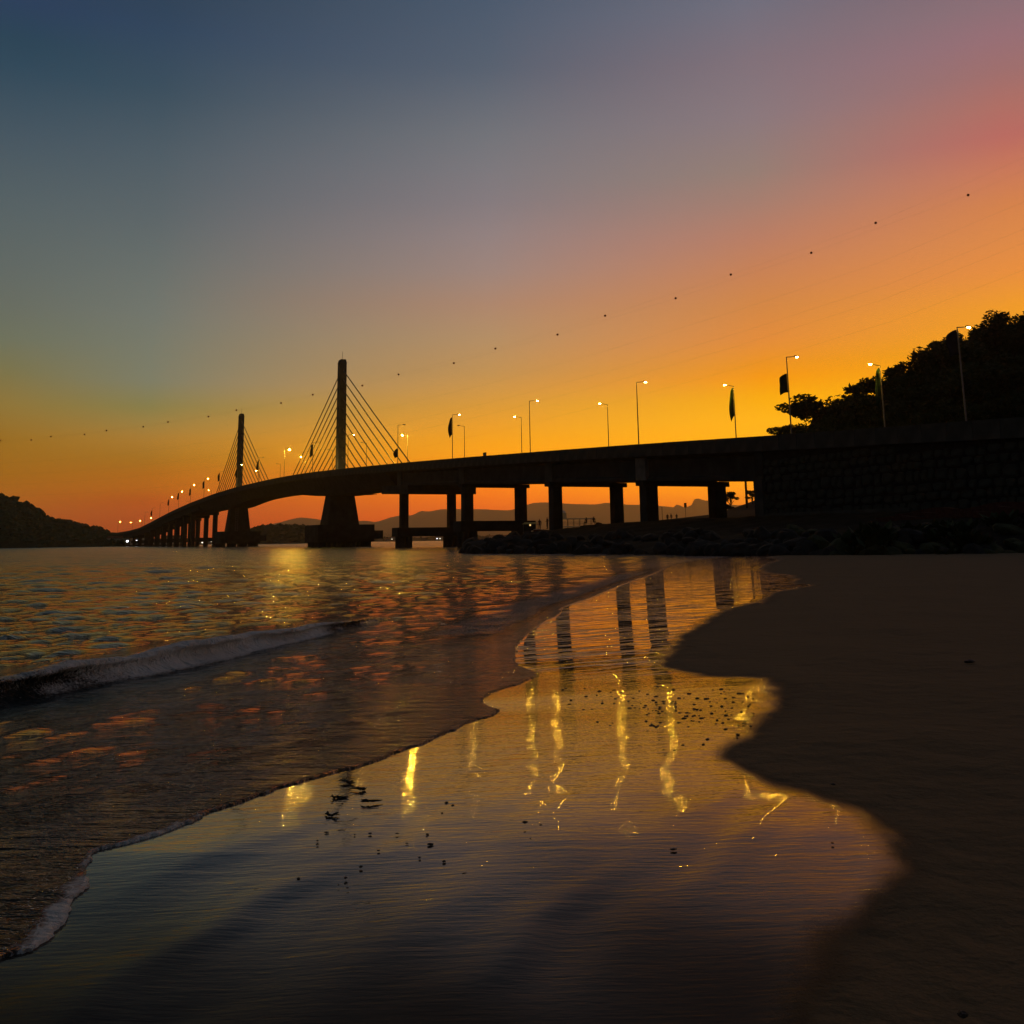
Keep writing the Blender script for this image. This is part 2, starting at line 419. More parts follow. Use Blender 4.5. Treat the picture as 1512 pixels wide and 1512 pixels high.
st.links.new(bd.outputs[0], sb.inputs['Normal']); st.links.new(bw.outputs[0], sb.inputs['Coat Normal'])

def wash_dist(x, y):
    d, p = seg_dist(x, y, SWASH)
    return np.where(inside(x, y, LAND), d, -d), p
X, Y = fan(130, .0075, 380)
near = (Y < 140)
D = np.full(X.shape, -50.0); D[near], _ = wash_dist(X[near], Y[near])
wd, _ = seg_dist(X[near], Y[near], WETLINE)
wsg = np.where(inside(X[near], Y[near], WET_AREA), wd, -wd)
wv = np.zeros(X.shape)
width = .11 + .012 * np.maximum(Y[near], 0)
wob = ((fbm(X[near] * 1.3, Y[near] * .5, 3) - .5) * 1.1 + (fbm(X[near] * 6, Y[near] * 2.5, 4) - .5) * .9) * width
wv[near] = sstep(-1.3, 1.0, (wsg + wob) / width)
Z = sand_z(X, Y, D)
# gentle oblique swells of the wet sand and soft unevenness of the dry beach
r1 = X * .92 - Y * .38; r2 = X * .38 + Y * .92
und = (fbm(r1 * 3.2 + fbm(X * .8, Y * .8, 5) * 1.5, r2 * .55, 21, 2) - .5)
nearf = np.exp(-((Y - 6) / 9) ** 2)
Z = Z + np.where(D > 0, und * .03 * (np.exp(-((Y - 3.3) / 1.7) ** 2) + .08 * nearf) * sstep(0, .5, D), 0)
Z = Z + np.where(D > 0, (fbm(X * .9, Y * .7, 31, 4) - .5) * .09 * (1 - wv) * sstep(0, 1, D), 0)
sheen_v = .09 + .91 * sstep(2.5, 4.7, Y + (fbm(X * .7 + Y * .2, Y * .35, 14, 3) - .5) * 2.6)
film_v = sstep(8.5, 11.0, Y + (fbm(X * .8, Y * .6, 8) - .5) * 3) * wv
grid_obj('sand', X, Y, Z, near & (D > -6) & (Y > -40) & (Y < 128) & (np.abs(X) < 110), 'sand', {'wet': wv, 'film': film_v, 'sheen': sheen_v})

# ------------------------------------------------------------------ sea
wm, wt, wb = node_mat('sea_water')
g = G(wt)
foam_a = g.attr('foam')
wb.inputs['Base Color'].default_value = (.012, .016, .013, 1)
wt.links.new(g.attr('rough'), wb.inputs['Roughness']); wb.inputs['IOR'].default_value = 1.333; wb.inputs['Specular IOR Level'].default_value = .5
rip = g.noise(g.pos(3.0, 9.5, 1, .12), 1.0, 4, .6)
rip2 = g.noise(g.pos(9, 24, 1, -.2), 1.0, 3, .6)
rip3 = g.noise(g.pos(.5, 1.5, 1, .3), 1.0, 3, .6)
calm = g.attr('calm')
wt.links.new(g.mixc(g.m('MINIMUM', g.m('MAXIMUM', calm, 0.0), 1.0), (.012, .016, .013, 1), (.05, .045, .035, 1)), wb.inputs['Base Color'])
rip4 = g.noise(g.pos(2.6, 21, 1, .08), 1.0, 3, .6)
hh = g.m('ADD', g.m('MULTIPLY', rip, .19), g.m('ADD', g.m('MULTIPLY', rip2, .05), g.m('MULTIPLY', rip3, .28)))
hh = g.m('MULTIPLY', hh, g.m('SUBTRACT', 1.0, g.m('MULTIPLY', calm, .55)))
hh = g.m('ADD', hh, g.m('MULTIPLY', g.m('MULTIPLY', rip4, g.m('MAXIMUM', calm, 0.0)), .034))
foamtex = g.noise(g.pos(1, 1, 1), 26, 5, .7)
vor = g.n('ShaderNodeTexVoronoi', {'Vector': g.pos(1, 1, 1), 'Scale': 24.0}, feature='DISTANCE_TO_EDGE').outputs['Distance']
lace = g.m('SUBTRACT', 1.0, g.m('MULTIPLY', vor, 9.0), None, True)
fm = g.n('ShaderNodeMapRange', {0: g.m('ADD', g.m('ADD', foam_a, g.m('MULTIPLY', g.m('SUBTRACT', foamtex, .5), .9)), g.m('MULTIPLY', g.m('MULTIPLY', lace, foam_a), .45)), 1: .42, 2: .72}).outputs[0]
hb = g.n('ShaderNodeBump', {'Strength': 1.0, 'Distance': 1.0, 'Height': g.m('ADD', hh, g.m('MULTIPLY', g.m('MULTIPLY', foamtex, fm), .03))})
wt.links.new(hb.outputs[0], wb.inputs['Normal'])
fo = g.n('ShaderNodeBsdfPrincipled', {'Base Color': (.9, .9, .9, 1), 'Roughness': .7, 'Specular IOR Level': .3, 'Normal': hb.outputs[0]})
ms = g.n('ShaderNodeMixShader', {0: g.m('MULTIPLY', fm, .97), 1: wb.outputs[0], 2: fo.outputs[0]})
wt.links.new(ms.outputs[0], wt.nodes['Material Output'].inputs['Surface'])

X, Y = fan(330, .0052, 560)
near = (Y < 140) & (Y > -61)
D = np.full(X.shape, -60.0); par = np.zeros(X.shape)
D[near], par[near] = wash_dist(X[near], Y[near])
W_ = -D + ((fbm(X * 5, Y * 4, 44, 3) - .5) * .09 + (fbm(X * 14, Y * 11, 45, 2) - .5) * .014) * (np.abs(D) < 3)
sp_ = np.maximum(np.maximum(Y, 2) * .0052, 2 * (.56 * np.maximum(Y, 2) + 1.2) / 560)
nw = 60
lams = np.exp(rng.uniform(math.log(.3), math.log(2.4), nw)); dirs = rng.normal(R(-35), .75, nw)
amps = .0075 * lams ** .7 * rng.uniform(.5, 1.2, nw) / math.sqrt(nw / 20); ph = rng.uniform(0, 6.28, nw)
chop = waves(X + .6 * (fbm(X * .3, Y * .3, 40, 2)), Y, lams, dirs, amps, ph, sp_)
grow = sstep(.3, 9, W_) * .8 + .2 * sstep(.1, 1.5, W_)
lam2 = np.exp(rng.uniform(math.log(1.6), math.log(6), 16)); dir2 = rng.normal(R(-50), .6, 16)
chop = chop + waves(X, Y, lam2, dir2, .0075 * lam2 * .5 * rng.uniform(.6, 1.2, 16), rng.uniform(0, 6.28, 16), sp_) * sstep(14, 60, Y)
Z = chop * grow
Zs = sand_z(X, Y, D)
lip_v = .55 + .9 * fbm(par * .9, par * 0 + 3.3, 52, 3)
lip = .006 * (1 - .6 * sstep(3, 8, Y)) * lip_v * np.sqrt(np.clip(1 - (1 - np.clip(W_ / np.maximum(.025, 1.6 * sp_), 0, 1)) ** 2, 0, 1)) * (1 - .4 * sstep(.05, .5, W_))
Z = np.where(W_ > 0, np.maximum(Z + water_level(Y, W_), Zs + .002) + lip + .004, Zs - .05)
# secondary wash fronts inside the thin sheet
front = fbm(X * .35 + 2, Y * .22, 61, 3) * 3.2 + W_ * .35
fr = front - np.floor(front)
Z = Z + np.where(W_ > .4, .008 * np.exp(-((fr - .5) / .15) ** 2) * sstep(.4, 1, W_) * (1 - sstep(5, 9, W_)), 0)
# the breaking wavelet
bd_, bp_ = seg_dist(X[near], Y[near], BREAKER)
bx = np.array(BREAKER); poly = list(map(tuple, BREAKER)) + [(-60, 60), (-120, 30), (-120, -20), (-30, 4)]
sgn = np.where(inside(X[near], Y[near], poly), 1, -1); q = bd_ * sgn       # + seaward
Lb = np.sum(np.hypot(*(np.diff(bx, axis=0).T)))
tb = bp_ / Lb
hb_ = (.17 * sstep(1.0, .45, tb) + .05) * sstep(1.0, .93, tb) * (.82 + .4 * fbm(bp_ * 1.1, bp_ * 0, 71, 2))
bmask = np.exp(-(np.maximum(np.abs(q - .3), 0) / .5) ** 2) * (tb < .97)
Z[near] = np.where(W_[near] > .8, Z[near] - .03 * bmask, Z[near])
# foam: along the edge of the sheet, thick on the left, lacy webs behind it
leftness = sstep(6.0, 2.8, Y)
edge = np.exp(-(np.maximum(W_, 0) / (np.maximum(.009, .7 * sp_) + .16 * leftness * fbm(par * 1.3, par * 0, 81, 2) ** 1.6 * 2.4)) ** 2) * (W_ > -.02)
edge = edge * (.26 + 1.05 * leftness * fbm(X * 6, Y * 4, 82, 3) * 1.5)
web = np.abs(fbm(X * 1.5, Y * .9, 83, 4) - .5); web = np.exp(-(web / .03) ** 2) * sstep(.2, .6, W_) * (1 - sstep(1.2, 2.8, W_)) * .85 * leftness
wash_band = sstep(.1, .6, W_) * (1 - sstep(1.2, 2.6, W_)) * sstep(13, 17, Y) * (1 - sstep(45, 60, Y)) * .44
foam = np.clip(np.maximum(np.maximum(edge, web), wash_band), 0, 1)
foam[near] = np.maximum(foam[near], np.exp(-((fr[near] - .5) / .05) ** 2) * .36 * sstep(.4, 1, W_[near]) * (1 - sstep(2, 4, W_[near])) * leftness[near])
calm_v = 1 - sstep(.4, 4.5, W_)
calm_v[near] = np.maximum(calm_v[near], .9 * sstep(.2, -.8, q) * (1 - sstep(17, 24, Y[near])))
calm_v = calm_v * (1 - np.clip(wash_band * 2.2, 0, 1)) - np.clip(wash_band * 2.2, 0, 1) * .6

grid_obj('water', X, Y, Z, W_ > -.12, 'sea_water', {'foam': foam, 'calm': calm_v, 'rough': .04 + .14 * sstep(10, 120, Y)})

# the breaking wavelet: a thin curling lip swept along its line, foaming along the middle stretch
bl = np.array(BREAKER); cl = np.concatenate([[0], np.cumsum(np.hypot(*np.diff(bl, axis=0).T))]); nb = 420
aa = np.linspace(0, cl[-1], nb); bxx = np.interp(aa, cl, bl[:, 0]); byy = np.interp(aa, cl, bl[:, 1])
ker = np.ones(25) / 25; bxx = np.convolve(np.pad(bxx, 12, 'reflect', reflect_type='odd'), ker, 'valid'); byy = np.convolve(np.pad(byy, 12, 'reflect', reflect_type='odd'), ker, 'valid')
tx, ty = np.gradient(bxx), np.gradient(byy); tl = np.hypot(tx, ty); nx, ny = -ty / tl, tx / tl      # seaward normal
ub = aa / cl[-1]
hgt_b = (.06 + .17 * sstep(1.0, .35, ub)) * sstep(1.0, .9, ub) * (.78 + .45 * fbm(aa * .9, aa * 0, 171, 3))
curl = sstep(0, .15, ub) * (1 - sstep(.75, .95, ub)) * (.35 + .9 * fbm(aa * .8, aa * 0 + 4, 172, 2))
PQ = [(2.0, -.35), (1.5, -.12), (1.1, .08), (.8, .30), (.55, .56), (.38, .78), (.27, .92), (.2, .985), (.14, 1.0), (.09, .975), (.055, .91), (.04, .83), (.05, .76), (.085, .68), (.11, .58), (.115, .46), (.10, .33), (.06, .2), (0.0, .08), (-.08, -.02), (-.18, -.1), (-.3, -.3)]
SQ = [(2.0, -.35), (1.5, -.12), (1.1, .08), (.8, .30), (.6, .54), (.46, .74), (.38, .87), (.32, .95), (.28, .985), (.25, 1.0), (.22, .985), (.19, .94), (.16, .86), (.135, .76), (.11, .64), (.085, .5), (.06, .36), (.03, .22), (0.0, .1), (-.08, 0.0), (-.18, -.1), (-.3, -.3)]
PQ, SQ = np.array(PQ), np.array(SQ)
I, J = np.meshgrid(np.arange(nb), np.arange(len(PQ)), indexing='ij')
cv = curl[I]; qv = PQ[J, 0] * cv + SQ[J, 0] * (1 - cv); zv = PQ[J, 1] * cv + SQ[J, 1] * (1 - cv)
fo_line = .35 + .65 * sstep(.08, .28, ub) * (1 - sstep(.62, .8, ub))
face = sstep(6, 9, J) * (1 - sstep(18, 20, J))
fo_w = fo_line[I] * face * (.45 + 1.2 * fbm(aa[I] * 2.2, J * .35, 173, 4)) + (sstep(6, 8, J) * (1 - sstep(10, 12, J))) * .42 * fbm(aa[I] * 3, J * .1, 174, 3) * (ub[I] < .8)
fo_w = fo_w + (1 - sstep(17, 21, J) + 0) * 0
lump = (fbm(aa[I] * 6, J * .8, 175, 3) - .5) * .11 * np.clip(fo_w, 0, 1) + (fbm(aa[I] * 2.5, J * .3, 176, 2) - .5) * .02 * face
wq = qv * (.8 + .5 * hgt_b[I] / .2) - lump
Xw = bxx[I] + nx[I] * wq; Yw = byy[I] + ny[I] * wq
dw, _ = wash_dist(bxx, byy); lvl = water_level(byy, -dw)
Zw = lvl[I] + zv * hgt_b[I] + lump * .4
grid_obj('breaking_wave', Xw, Yw, Zw, np.ones(Xw.shape, bool), 'sea_water', {'foam': np.clip(fo_w, 0, 1) * .85, 'calm': np.full(Xw.shape, 0.0), 'rough': np.full(Xw.shape, .06)})

# ------------------------------------------------------------------ bridge frame: s along the road, t across it (0 = beach-side edge)
O2 = Vector((87.65, 0)); V2 = Vector((-.4312, .90225)); N2 = Vector((.90225, .4312))
PROF_S = [40, 105, 130, 162, 197, 232, 266, 315, 355, 397, 459, 516, 593, 650, 709, 765, 827, 900, 983, 1100]
PROF_Z = [8.6, 11.75, 12.9, 14.6, 16.25, 17.85, 19.3, 21.2, 22.5, 23.3, 23.75, 23.4, 21.8, 20.0, 17.7, 15.2, 13.0, 12.0, 11.8, 11.8]
_k = np.arange(40, 1100, 1.0); _zz = np.interp(_k, PROF_S, PROF_Z); _zz = np.convolve(np.pad(_zz, 15, 'reflect', reflect_type='odd'), np.ones(31) / 31, 'valid')
def zp(s): return float(np.interp(s, _k, _zz))            # top of the parapet
def B(s, t, z): p = O2 + V2 * s + N2 * t; return (p.x, p.y, z)
def sbox(mb, s0, s1, t0, t1, za, zb, follow=False):
    """box in bridge coordinates; with follow, heights are relative to the parapet top"""
    o = (zp(s0), zp(s1)) if follow else (0, 0)
    return mb.hexa([B(s0, t0, o[0] + za), B(s0, t1, o[0] + za), B(s1, t1, o[1] + za), B(s1, t0, o[1] + za),
                    B(s0, t0, o[0] + zb), B(s0, t1, o[0] + zb), B(s1, t1, o[1] + zb), B(s1, t0, o[1] + zb)])
def sweep(mb, ss, section):
    """section(s) -> list of (t, z rel. to parapet top), closed loop"""
    o = len(mb.v); k = None
    for s in ss:
        sec = section(s); k = len(sec)
        for t, z in sec: mb.v.append(B(s, t, zp(s) + z))
    for i in range(len(ss) - 1):
        for j in range(k):
            mb.f.append((o + i * k + j, o + i * k + (j + 1) % k, o + (i + 1) * k + (j + 1) % k, o + (i + 1) * k + j))
    mb.f.append(tuple(o + j for j in range(k))); e = o + (len(ss) - 1) * k; mb.f.append(tuple(e + j for j in range(k))[::-1])
    return mb
WD = 15.8
BR = root('cable_stayed_bridge', B(341, 8, 0), 'long concrete cable-stayed bridge with two pylons over the channel', 'bridge')
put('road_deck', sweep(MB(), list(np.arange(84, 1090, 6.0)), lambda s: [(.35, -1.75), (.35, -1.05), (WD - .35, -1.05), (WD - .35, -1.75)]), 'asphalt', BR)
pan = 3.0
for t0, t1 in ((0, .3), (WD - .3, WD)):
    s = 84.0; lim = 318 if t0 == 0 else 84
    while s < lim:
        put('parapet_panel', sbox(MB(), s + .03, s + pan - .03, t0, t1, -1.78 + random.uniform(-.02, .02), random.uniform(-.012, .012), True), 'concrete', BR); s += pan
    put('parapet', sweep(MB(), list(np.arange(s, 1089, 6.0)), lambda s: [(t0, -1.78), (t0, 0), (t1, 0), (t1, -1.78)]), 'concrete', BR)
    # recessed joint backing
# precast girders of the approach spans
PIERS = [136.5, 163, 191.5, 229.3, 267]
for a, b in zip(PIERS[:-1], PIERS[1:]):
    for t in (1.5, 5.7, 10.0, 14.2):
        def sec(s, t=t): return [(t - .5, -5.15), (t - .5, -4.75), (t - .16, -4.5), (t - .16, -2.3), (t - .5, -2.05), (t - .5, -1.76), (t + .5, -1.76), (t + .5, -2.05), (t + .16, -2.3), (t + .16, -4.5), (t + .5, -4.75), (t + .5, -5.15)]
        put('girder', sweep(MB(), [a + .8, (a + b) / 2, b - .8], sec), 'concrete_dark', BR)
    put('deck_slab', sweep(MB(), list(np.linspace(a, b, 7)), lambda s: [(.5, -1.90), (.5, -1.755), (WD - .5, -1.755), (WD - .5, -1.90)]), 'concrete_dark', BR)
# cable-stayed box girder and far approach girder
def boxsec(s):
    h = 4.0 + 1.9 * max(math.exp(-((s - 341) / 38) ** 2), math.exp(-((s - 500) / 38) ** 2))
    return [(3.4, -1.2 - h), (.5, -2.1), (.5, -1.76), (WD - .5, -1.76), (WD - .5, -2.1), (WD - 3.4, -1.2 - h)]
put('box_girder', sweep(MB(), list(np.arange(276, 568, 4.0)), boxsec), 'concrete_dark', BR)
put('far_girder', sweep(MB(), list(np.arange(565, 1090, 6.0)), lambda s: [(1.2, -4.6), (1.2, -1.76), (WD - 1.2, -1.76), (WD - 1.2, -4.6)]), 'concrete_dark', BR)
# piers of the approach
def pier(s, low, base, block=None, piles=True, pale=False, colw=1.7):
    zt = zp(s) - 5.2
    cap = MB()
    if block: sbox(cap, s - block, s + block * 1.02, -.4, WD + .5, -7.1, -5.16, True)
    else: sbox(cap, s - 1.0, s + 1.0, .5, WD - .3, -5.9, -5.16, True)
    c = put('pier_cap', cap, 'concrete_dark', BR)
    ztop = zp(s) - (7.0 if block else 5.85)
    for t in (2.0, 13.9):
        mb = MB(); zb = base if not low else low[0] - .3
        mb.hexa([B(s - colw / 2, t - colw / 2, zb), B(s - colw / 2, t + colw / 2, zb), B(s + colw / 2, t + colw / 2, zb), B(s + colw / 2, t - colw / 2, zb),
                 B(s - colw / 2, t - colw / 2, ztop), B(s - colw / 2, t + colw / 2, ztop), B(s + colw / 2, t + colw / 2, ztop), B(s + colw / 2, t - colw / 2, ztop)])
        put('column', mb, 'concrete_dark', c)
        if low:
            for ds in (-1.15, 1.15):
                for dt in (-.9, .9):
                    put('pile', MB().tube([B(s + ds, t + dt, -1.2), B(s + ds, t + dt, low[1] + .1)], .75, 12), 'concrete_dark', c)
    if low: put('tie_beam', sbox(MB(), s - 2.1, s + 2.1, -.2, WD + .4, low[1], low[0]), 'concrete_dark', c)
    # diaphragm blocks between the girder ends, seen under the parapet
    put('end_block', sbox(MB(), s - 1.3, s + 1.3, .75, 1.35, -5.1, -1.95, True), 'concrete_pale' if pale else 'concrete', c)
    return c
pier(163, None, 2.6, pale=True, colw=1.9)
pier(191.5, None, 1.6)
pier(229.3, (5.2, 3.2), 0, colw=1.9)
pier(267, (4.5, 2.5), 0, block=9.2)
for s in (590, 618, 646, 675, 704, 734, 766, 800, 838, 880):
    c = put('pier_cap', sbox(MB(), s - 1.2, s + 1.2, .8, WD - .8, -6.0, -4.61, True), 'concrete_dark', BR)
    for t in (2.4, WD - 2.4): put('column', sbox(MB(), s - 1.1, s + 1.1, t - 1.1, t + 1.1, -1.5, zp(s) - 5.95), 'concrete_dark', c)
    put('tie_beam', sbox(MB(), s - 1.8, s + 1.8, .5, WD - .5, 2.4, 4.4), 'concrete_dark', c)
# pylons, their piers and the stays
def frustum(mb, s, t, z0, a0, b0, z1, a1, b1):
    return mb.hexa([B(s - a0, t - b0, z0), B(s - a0, t + b0, z0), B(s + a0, t + b0, z0), B(s + a0, t - b0, z0),
                    B(s - a1, t - b1, z1), B(s - a1, t + b1, z1), B(s + a1, t + b1, z1), B(s + a1, t - b1, z1)])
for s, top in ((341, 56.4), (500, 57.9)):
    zd = zp(s) - 1.1
    py = MB(); h = top - zd
    # column slightly wider across the road at the foot, chamfered bevelled head
    frustum(py, s, 7.9, zd + .02, 1.55, 1.15, top - 1.2, 1.30, 1.05)
    P = put('pylon', py, 'concrete', BR)
    put('pylon_head', frustum(MB(), s, 7.9, top - 1.19, 1.38, 1.12, top, 1.38, .75), 'concrete', P)
    put('antenna', MB().tube([B(s, 7.9, top), B(s, 7.9, top + 2.6)], .06, 6), 'metal', P)
    for ds in (-2.6, 2.6):
        fl = put('floodlight', MB().box(B(s + ds, 5.6, zd + .5), (.6, .6, .8)), 'metal', P)
    for k in range(10):
        zt = zd + 5.6 + (h - 5.6 - 3.4) * k / 9; ds = 13 + (65 - 13) * k / 9
        for sg in (-1, 1):
            sa = s + sg * ds; za = zp(sa) - 1.0
            a = Vector(B(s + sg * 1.2, 7.9, zt)); b = Vector(B(sa, 7.9, za)); mid = (a + b) / 2 + Vector((0, 0, -.25))
            cb = put('stay_cable', MB().tube([a, mid, b], .15, 6), 'cable', BR)
            put('anchor', MB().tube([b, b + (a - b).normalized() * 2.4], [.34, .2], 8), 'concrete', cb)
            if k > 3:
                put('spotlight', MB().box(B(sa + .9, 6.9, za + .95), (.55, .55, .5)).tube([B(sa + .9, 6.9, za - .1), B(sa + .9, 6.9, za + .75)], .06, 6), 'metal', cb)
    zc = 6.4 if s == 341 else 6.4
    pp = put('pylon_pier', frustum(MB(), s, 7.9, zc, 4.6, 4.7, zp(s) - 6.9, 3.0, 3.6), 'concrete_dark', BR)
    put('pier_head', frustum(MB(), s, 7.9, zp(s) - 6.9, 3.1, 4.4, zp(s) - 5.0, 3.6, 6.2), 'concrete_dark', pp)
    put('pile_cap', sbox(MB(), s - 7.5, s + 7.5, -.6, 16.4, 1.4, zc), 'concrete_dark', pp)
    put('fender_beam', sbox(MB(), s - 9.5, s - 7.52, 2.0, 18.4, 2.2, 4.6), 'concrete_dark', pp)
    for ds in (-6.2, -2.1, 2.1, 6.2):
        for t in (1.0, 5.6, 10.2, 14.8):
            put('pile', MB().tube([B(s + ds, t, -1.2), B(s + ds, t, 1.5)], 1.0, 12), 'concrete_dark', pp)
    # access ladder cage on the flank towards the main span
    sg = 1 if s == 341 else -1; ld = MB()
    for dt in (-.5, .5):
        ld.tube([B(s + sg * 5.6, 6.4 + dt, zc), B(s + sg * 5.6, 6.4 + dt, zp(s) - 6.2)], .06, 5)
    for z in np.arange(zc + .5, zp(s) - 6.2, .9): ld.tube([B(s + sg * 5.6, 5.9, z), B(s + sg * 5.6, 6.9, z)], .05, 5)
    for z in (zc + 4, zp(s) - 6.4): ld.tube([B(s + sg * 5.6, 6.4, z), B(s + sg * 3.4, 6.4, z)], .06, 5)
    put('ladder', ld, 'metal', pp)
# inspection gangway hung below the deck beside the first pylon
gw = MB(); sbox(gw, 316, 327, 10.2, 10.35, -7.0, -6.85, True); sbox(gw, 316, 327, 11.2, 11.35, -7.0, -6.85, True)
for s in np.arange(316, 327.5, 1.8):
    sbox(gw, s, s + .1, 10.25, 11.3, -6.98, -6.88, True); sbox(gw, s, s + .08, 10.2, 10.28, -6.9, -4.6, True)
put('gangway', gw, 'metal', BR)
# uplights at the feet of the pylons (lit in the photograph)
for s in (341, 500):
    zd = zp(s) - 1.0
    L = bpy.data.lights.new('uplight', 'SPOT'); L.energy = 900; L.color = (1, .68, .25); L.spot_size = R(70); L.shadow_soft_size = .2
    lo = bpy.data.objects.new('uplight', L); COL.objects.link(lo); lo.location = B(s - 2.6, 3.2, zd + .9)
    lo.rotation_euler = (Vector(B(s, 7.4, zd + 4)) - lo.location).to_track_quat('-Z', 'Y').to_euler()

# ------------------------------------------------------------------ street lamps and banners
def lamp_mesh(lit, arm, hgt=9.0):
    """origin on the parapet; arm along +X local"""
    p = MB().tube([(0, 0, -.9), (0, 0, hgt * .5), (0, 0, hgt - .05)], [.09, .075, .055], 8)
    a = MB().tube([(0, 0, hgt - .08), (arm * .5, 0, hgt - .02), (arm, 0, hgt + .08)], [.05, .045, .04], 6)
    h = MB()
    h.hexa([(arm - .05, -.14, hgt + .04), (arm + .62, -.11, hgt + .07), (arm + .62, .11, hgt + .07), (arm - .05, .14, hgt + .04),
            (arm, -.1, hgt + .2), (arm + .5, -.07, hgt + .17), (arm + .5, .07, hgt + .17), (arm, .1, hgt + .2)])
    l = MB().sphere((arm + .3, 0, hgt + .03), .15, 10, 6, (1.25, .8, .62))
    return p, a, h, l
LM = {}
def lamp(s, t, lit, label, group):
    far = t > 5
    ang = math.atan2(N2.y, N2.x) + (math.pi if far else 0)
    o = root('street_lamp', B(s, t, zp(s)), label, 'street lamp', group, ang)
    if not LM:
        p, a, h, l = lamp_mesh(True, 1.25)
        for k, mb, m in (('pole', p, 'metal'), ('arm', a, 'metal'), ('lamp_head', h, 'metal'), ('bulb', l, 'lamp_light')):
            me = mb.mesh(k, (0, 0, 0)); me.materials.append(MATS[m]); LM[k] = me
        me = LM['bulb'].copy(); me.materials[0] = MATS['lamp_light_dim']; LM['bulb_dim'] = me
        me = LM['bulb'].copy(); me.materials[0] = MATS['lamp_light_bright']; LM['bulb_bright'] = me
        me = LM['bulb'].copy(); me.materials[0] = MATS['white_paint']; LM['bulb_off'] = me
    twin('pole', LM['pole'], o); twin('arm', LM['arm'], o); hd = twin('lamp_head', LM['lamp_head'], o)
    twin('bulb', LM[{2: 'bulb_bright', 1: 'bulb', .5: 'bulb_dim', 0: 'bulb_off'}[lit]], hd)
    return o
lamp(105.7, .15, .5, 'lit street lamp on the beach-side parapet above the stone wall, before the hillside trees', None)
lamp(129.9, .15, .5, 'lit beach-side street lamp at the end of the stone wall, carrying a dark green flag', None)
lamp(162.2, .15, 1, 'lit street lamp on the beach-side parapet above the pale brown end block', None)
lamp(196.9, .15, 1, 'lit street lamp on the beach-side parapet above the pier beside the two standing people', None)
lamp(232.5, .15, .5, 'lit street lamp on the beach-side parapet above the rock tip, carrying a narrow dark banner', None)
lamp(266.3, .15, 0, 'unlit street lamp on the beach-side parapet among the outermost stay cables', None)
lamp(131, WD - .15, 1, 'lit street lamp on the landward parapet in front of the flat-topped tree', None)
lamp(160, WD - .15, 1, 'lit street lamp on the landward parapet carrying a hanging green banner', None)
lamp(196.5, WD - .15, 1, 'lit street lamp on the landward parapet with no banner, above the open plaza', None)
lamp(232, WD - .15, 1, 'brightly lit street lamp on the landward parapet beside the bare lamp pole opposite', None)
lamp(263, WD - .15, 0, 'unlit street lamp on the landward parapet just behind the narrow dark banner', None)
lamp(303, WD - .15, 2, 'brightly lit street lamp behind the outermost stay cables of the tall pylon', None)
for s, lit in ((307, .5), (344, 0), (381, 2), (422, 0), (463, 1), (504, 0), (545, 1), (587, 1), (630, 1), (670, 1), (711, 0), (752, 0), (793, 0), (1000, 1)):
    lamp(s, .15, lit, ('lit' if lit else 'unlit') + ' street lamp on the beach-side parapet of the cable-stayed and far spans', ('lit' if lit else 'unlit') + ' far street lamps on the beach-side parapet')
for s, lit in ((340, 0), (378, 0), (415, 2), (455, 0), (495, 1), (535, 0), (577, 0), (619, 1), (700, 0), (882, 1), (960, 1), (1040, 1)):
    lamp(s, WD - .15, lit, ('lit' if lit else 'unlit') + ' street lamp on the landward parapet of the cable-stayed and far spans', ('lit' if lit else 'unlit') + ' far street lamps on the landward parapet')
def flag(s, t, w, h, drop, m, label, seed, ang, light=None, group=None):
    rnd = random.Random(seed); mb = MB(); nx, nz = 7, 12
    z1 = zp(s) + 9 - drop; b = Vector(B(s, t, 0)); dx, dy = math.cos(ang), math.sin(ang)
    vs_ = []
    for i in range(nx):
        for j in range(nz):
            u, v = i / (nx - 1), j / (nz - 1)
            sway = .18 * math.sin(u * 5 + v * 2.5 + seed) * u + .1 * math.sin(v * 7 + seed) * u
            ww = w * u * (.75 + .25 * math.sin(v * math.pi) + .12 * math.sin(v * 6 + seed))
            sag = .45 * h * .4 * u * u + .12 * u * math.sin(v * 4 + seed)
            vs_.append((b.x + dx * (ww + .08) - dy * sway, b.y + dy * (ww + .08) + dx * sway, z1 - h * v - sag))
    fs = []
    for i in range(nx - 1):
        for j in range(nz - 1): fs.append((i * nz + j, (i + 1) * nz + j, (i + 1) * nz + j + 1, i * nz + j + 1))
    mb.add(vs_, fs)
    o = put('flag', mb, m, None, label, 'flag', group, org=(b.x + dx * .08, b.y + dy * .08, z1), smooth=True)
    sd = o.modifiers.new('cloth', 'SOLIDIFY'); sd.thickness = .02
    if light is not None:
        b2 = MB()
        for zz in (.38, .46): b2.box((b.x + dx * w * .5, b.y + dy * w * .5, z1 - h * zz - .05), (.0, .0, .0)) if False else None
    return o
flag(105.7, .15, 1.15, 2.4, .3, 'flag_dark', 'dark flag hanging from the lamp pole in front of the hillside trees', 1, math.pi)
flag(129.9, .15, 1.05, 2.2, 2.0, 'flag_green', 'dark green flag flying from the lamp pole at the end of the stone wall', 2, math.pi)
flag(131, WD - .15, .75, 4.0, .3, 'flag_green', 'long limp banner on the lamp pole in front of the flat-topped tree', 3, math.pi * 1.02)
flag(160, WD - .15, .65, 4.2, .3, 'flag_green', 'narrow green banner hanging from the landward lamp pole', 4, math.pi)
flag(232.5, .15, .75, 3.6, .6, 'flag_dark', 'narrow dark banner on the lamp pole above the rock tip', 5, math.pi)
flag(266.3, .15, .9, 2.0, 5.6, 'flag_dark', 'small dark flag low on the unlit lamp pole among the outermost stay cables', 6, math.pi)
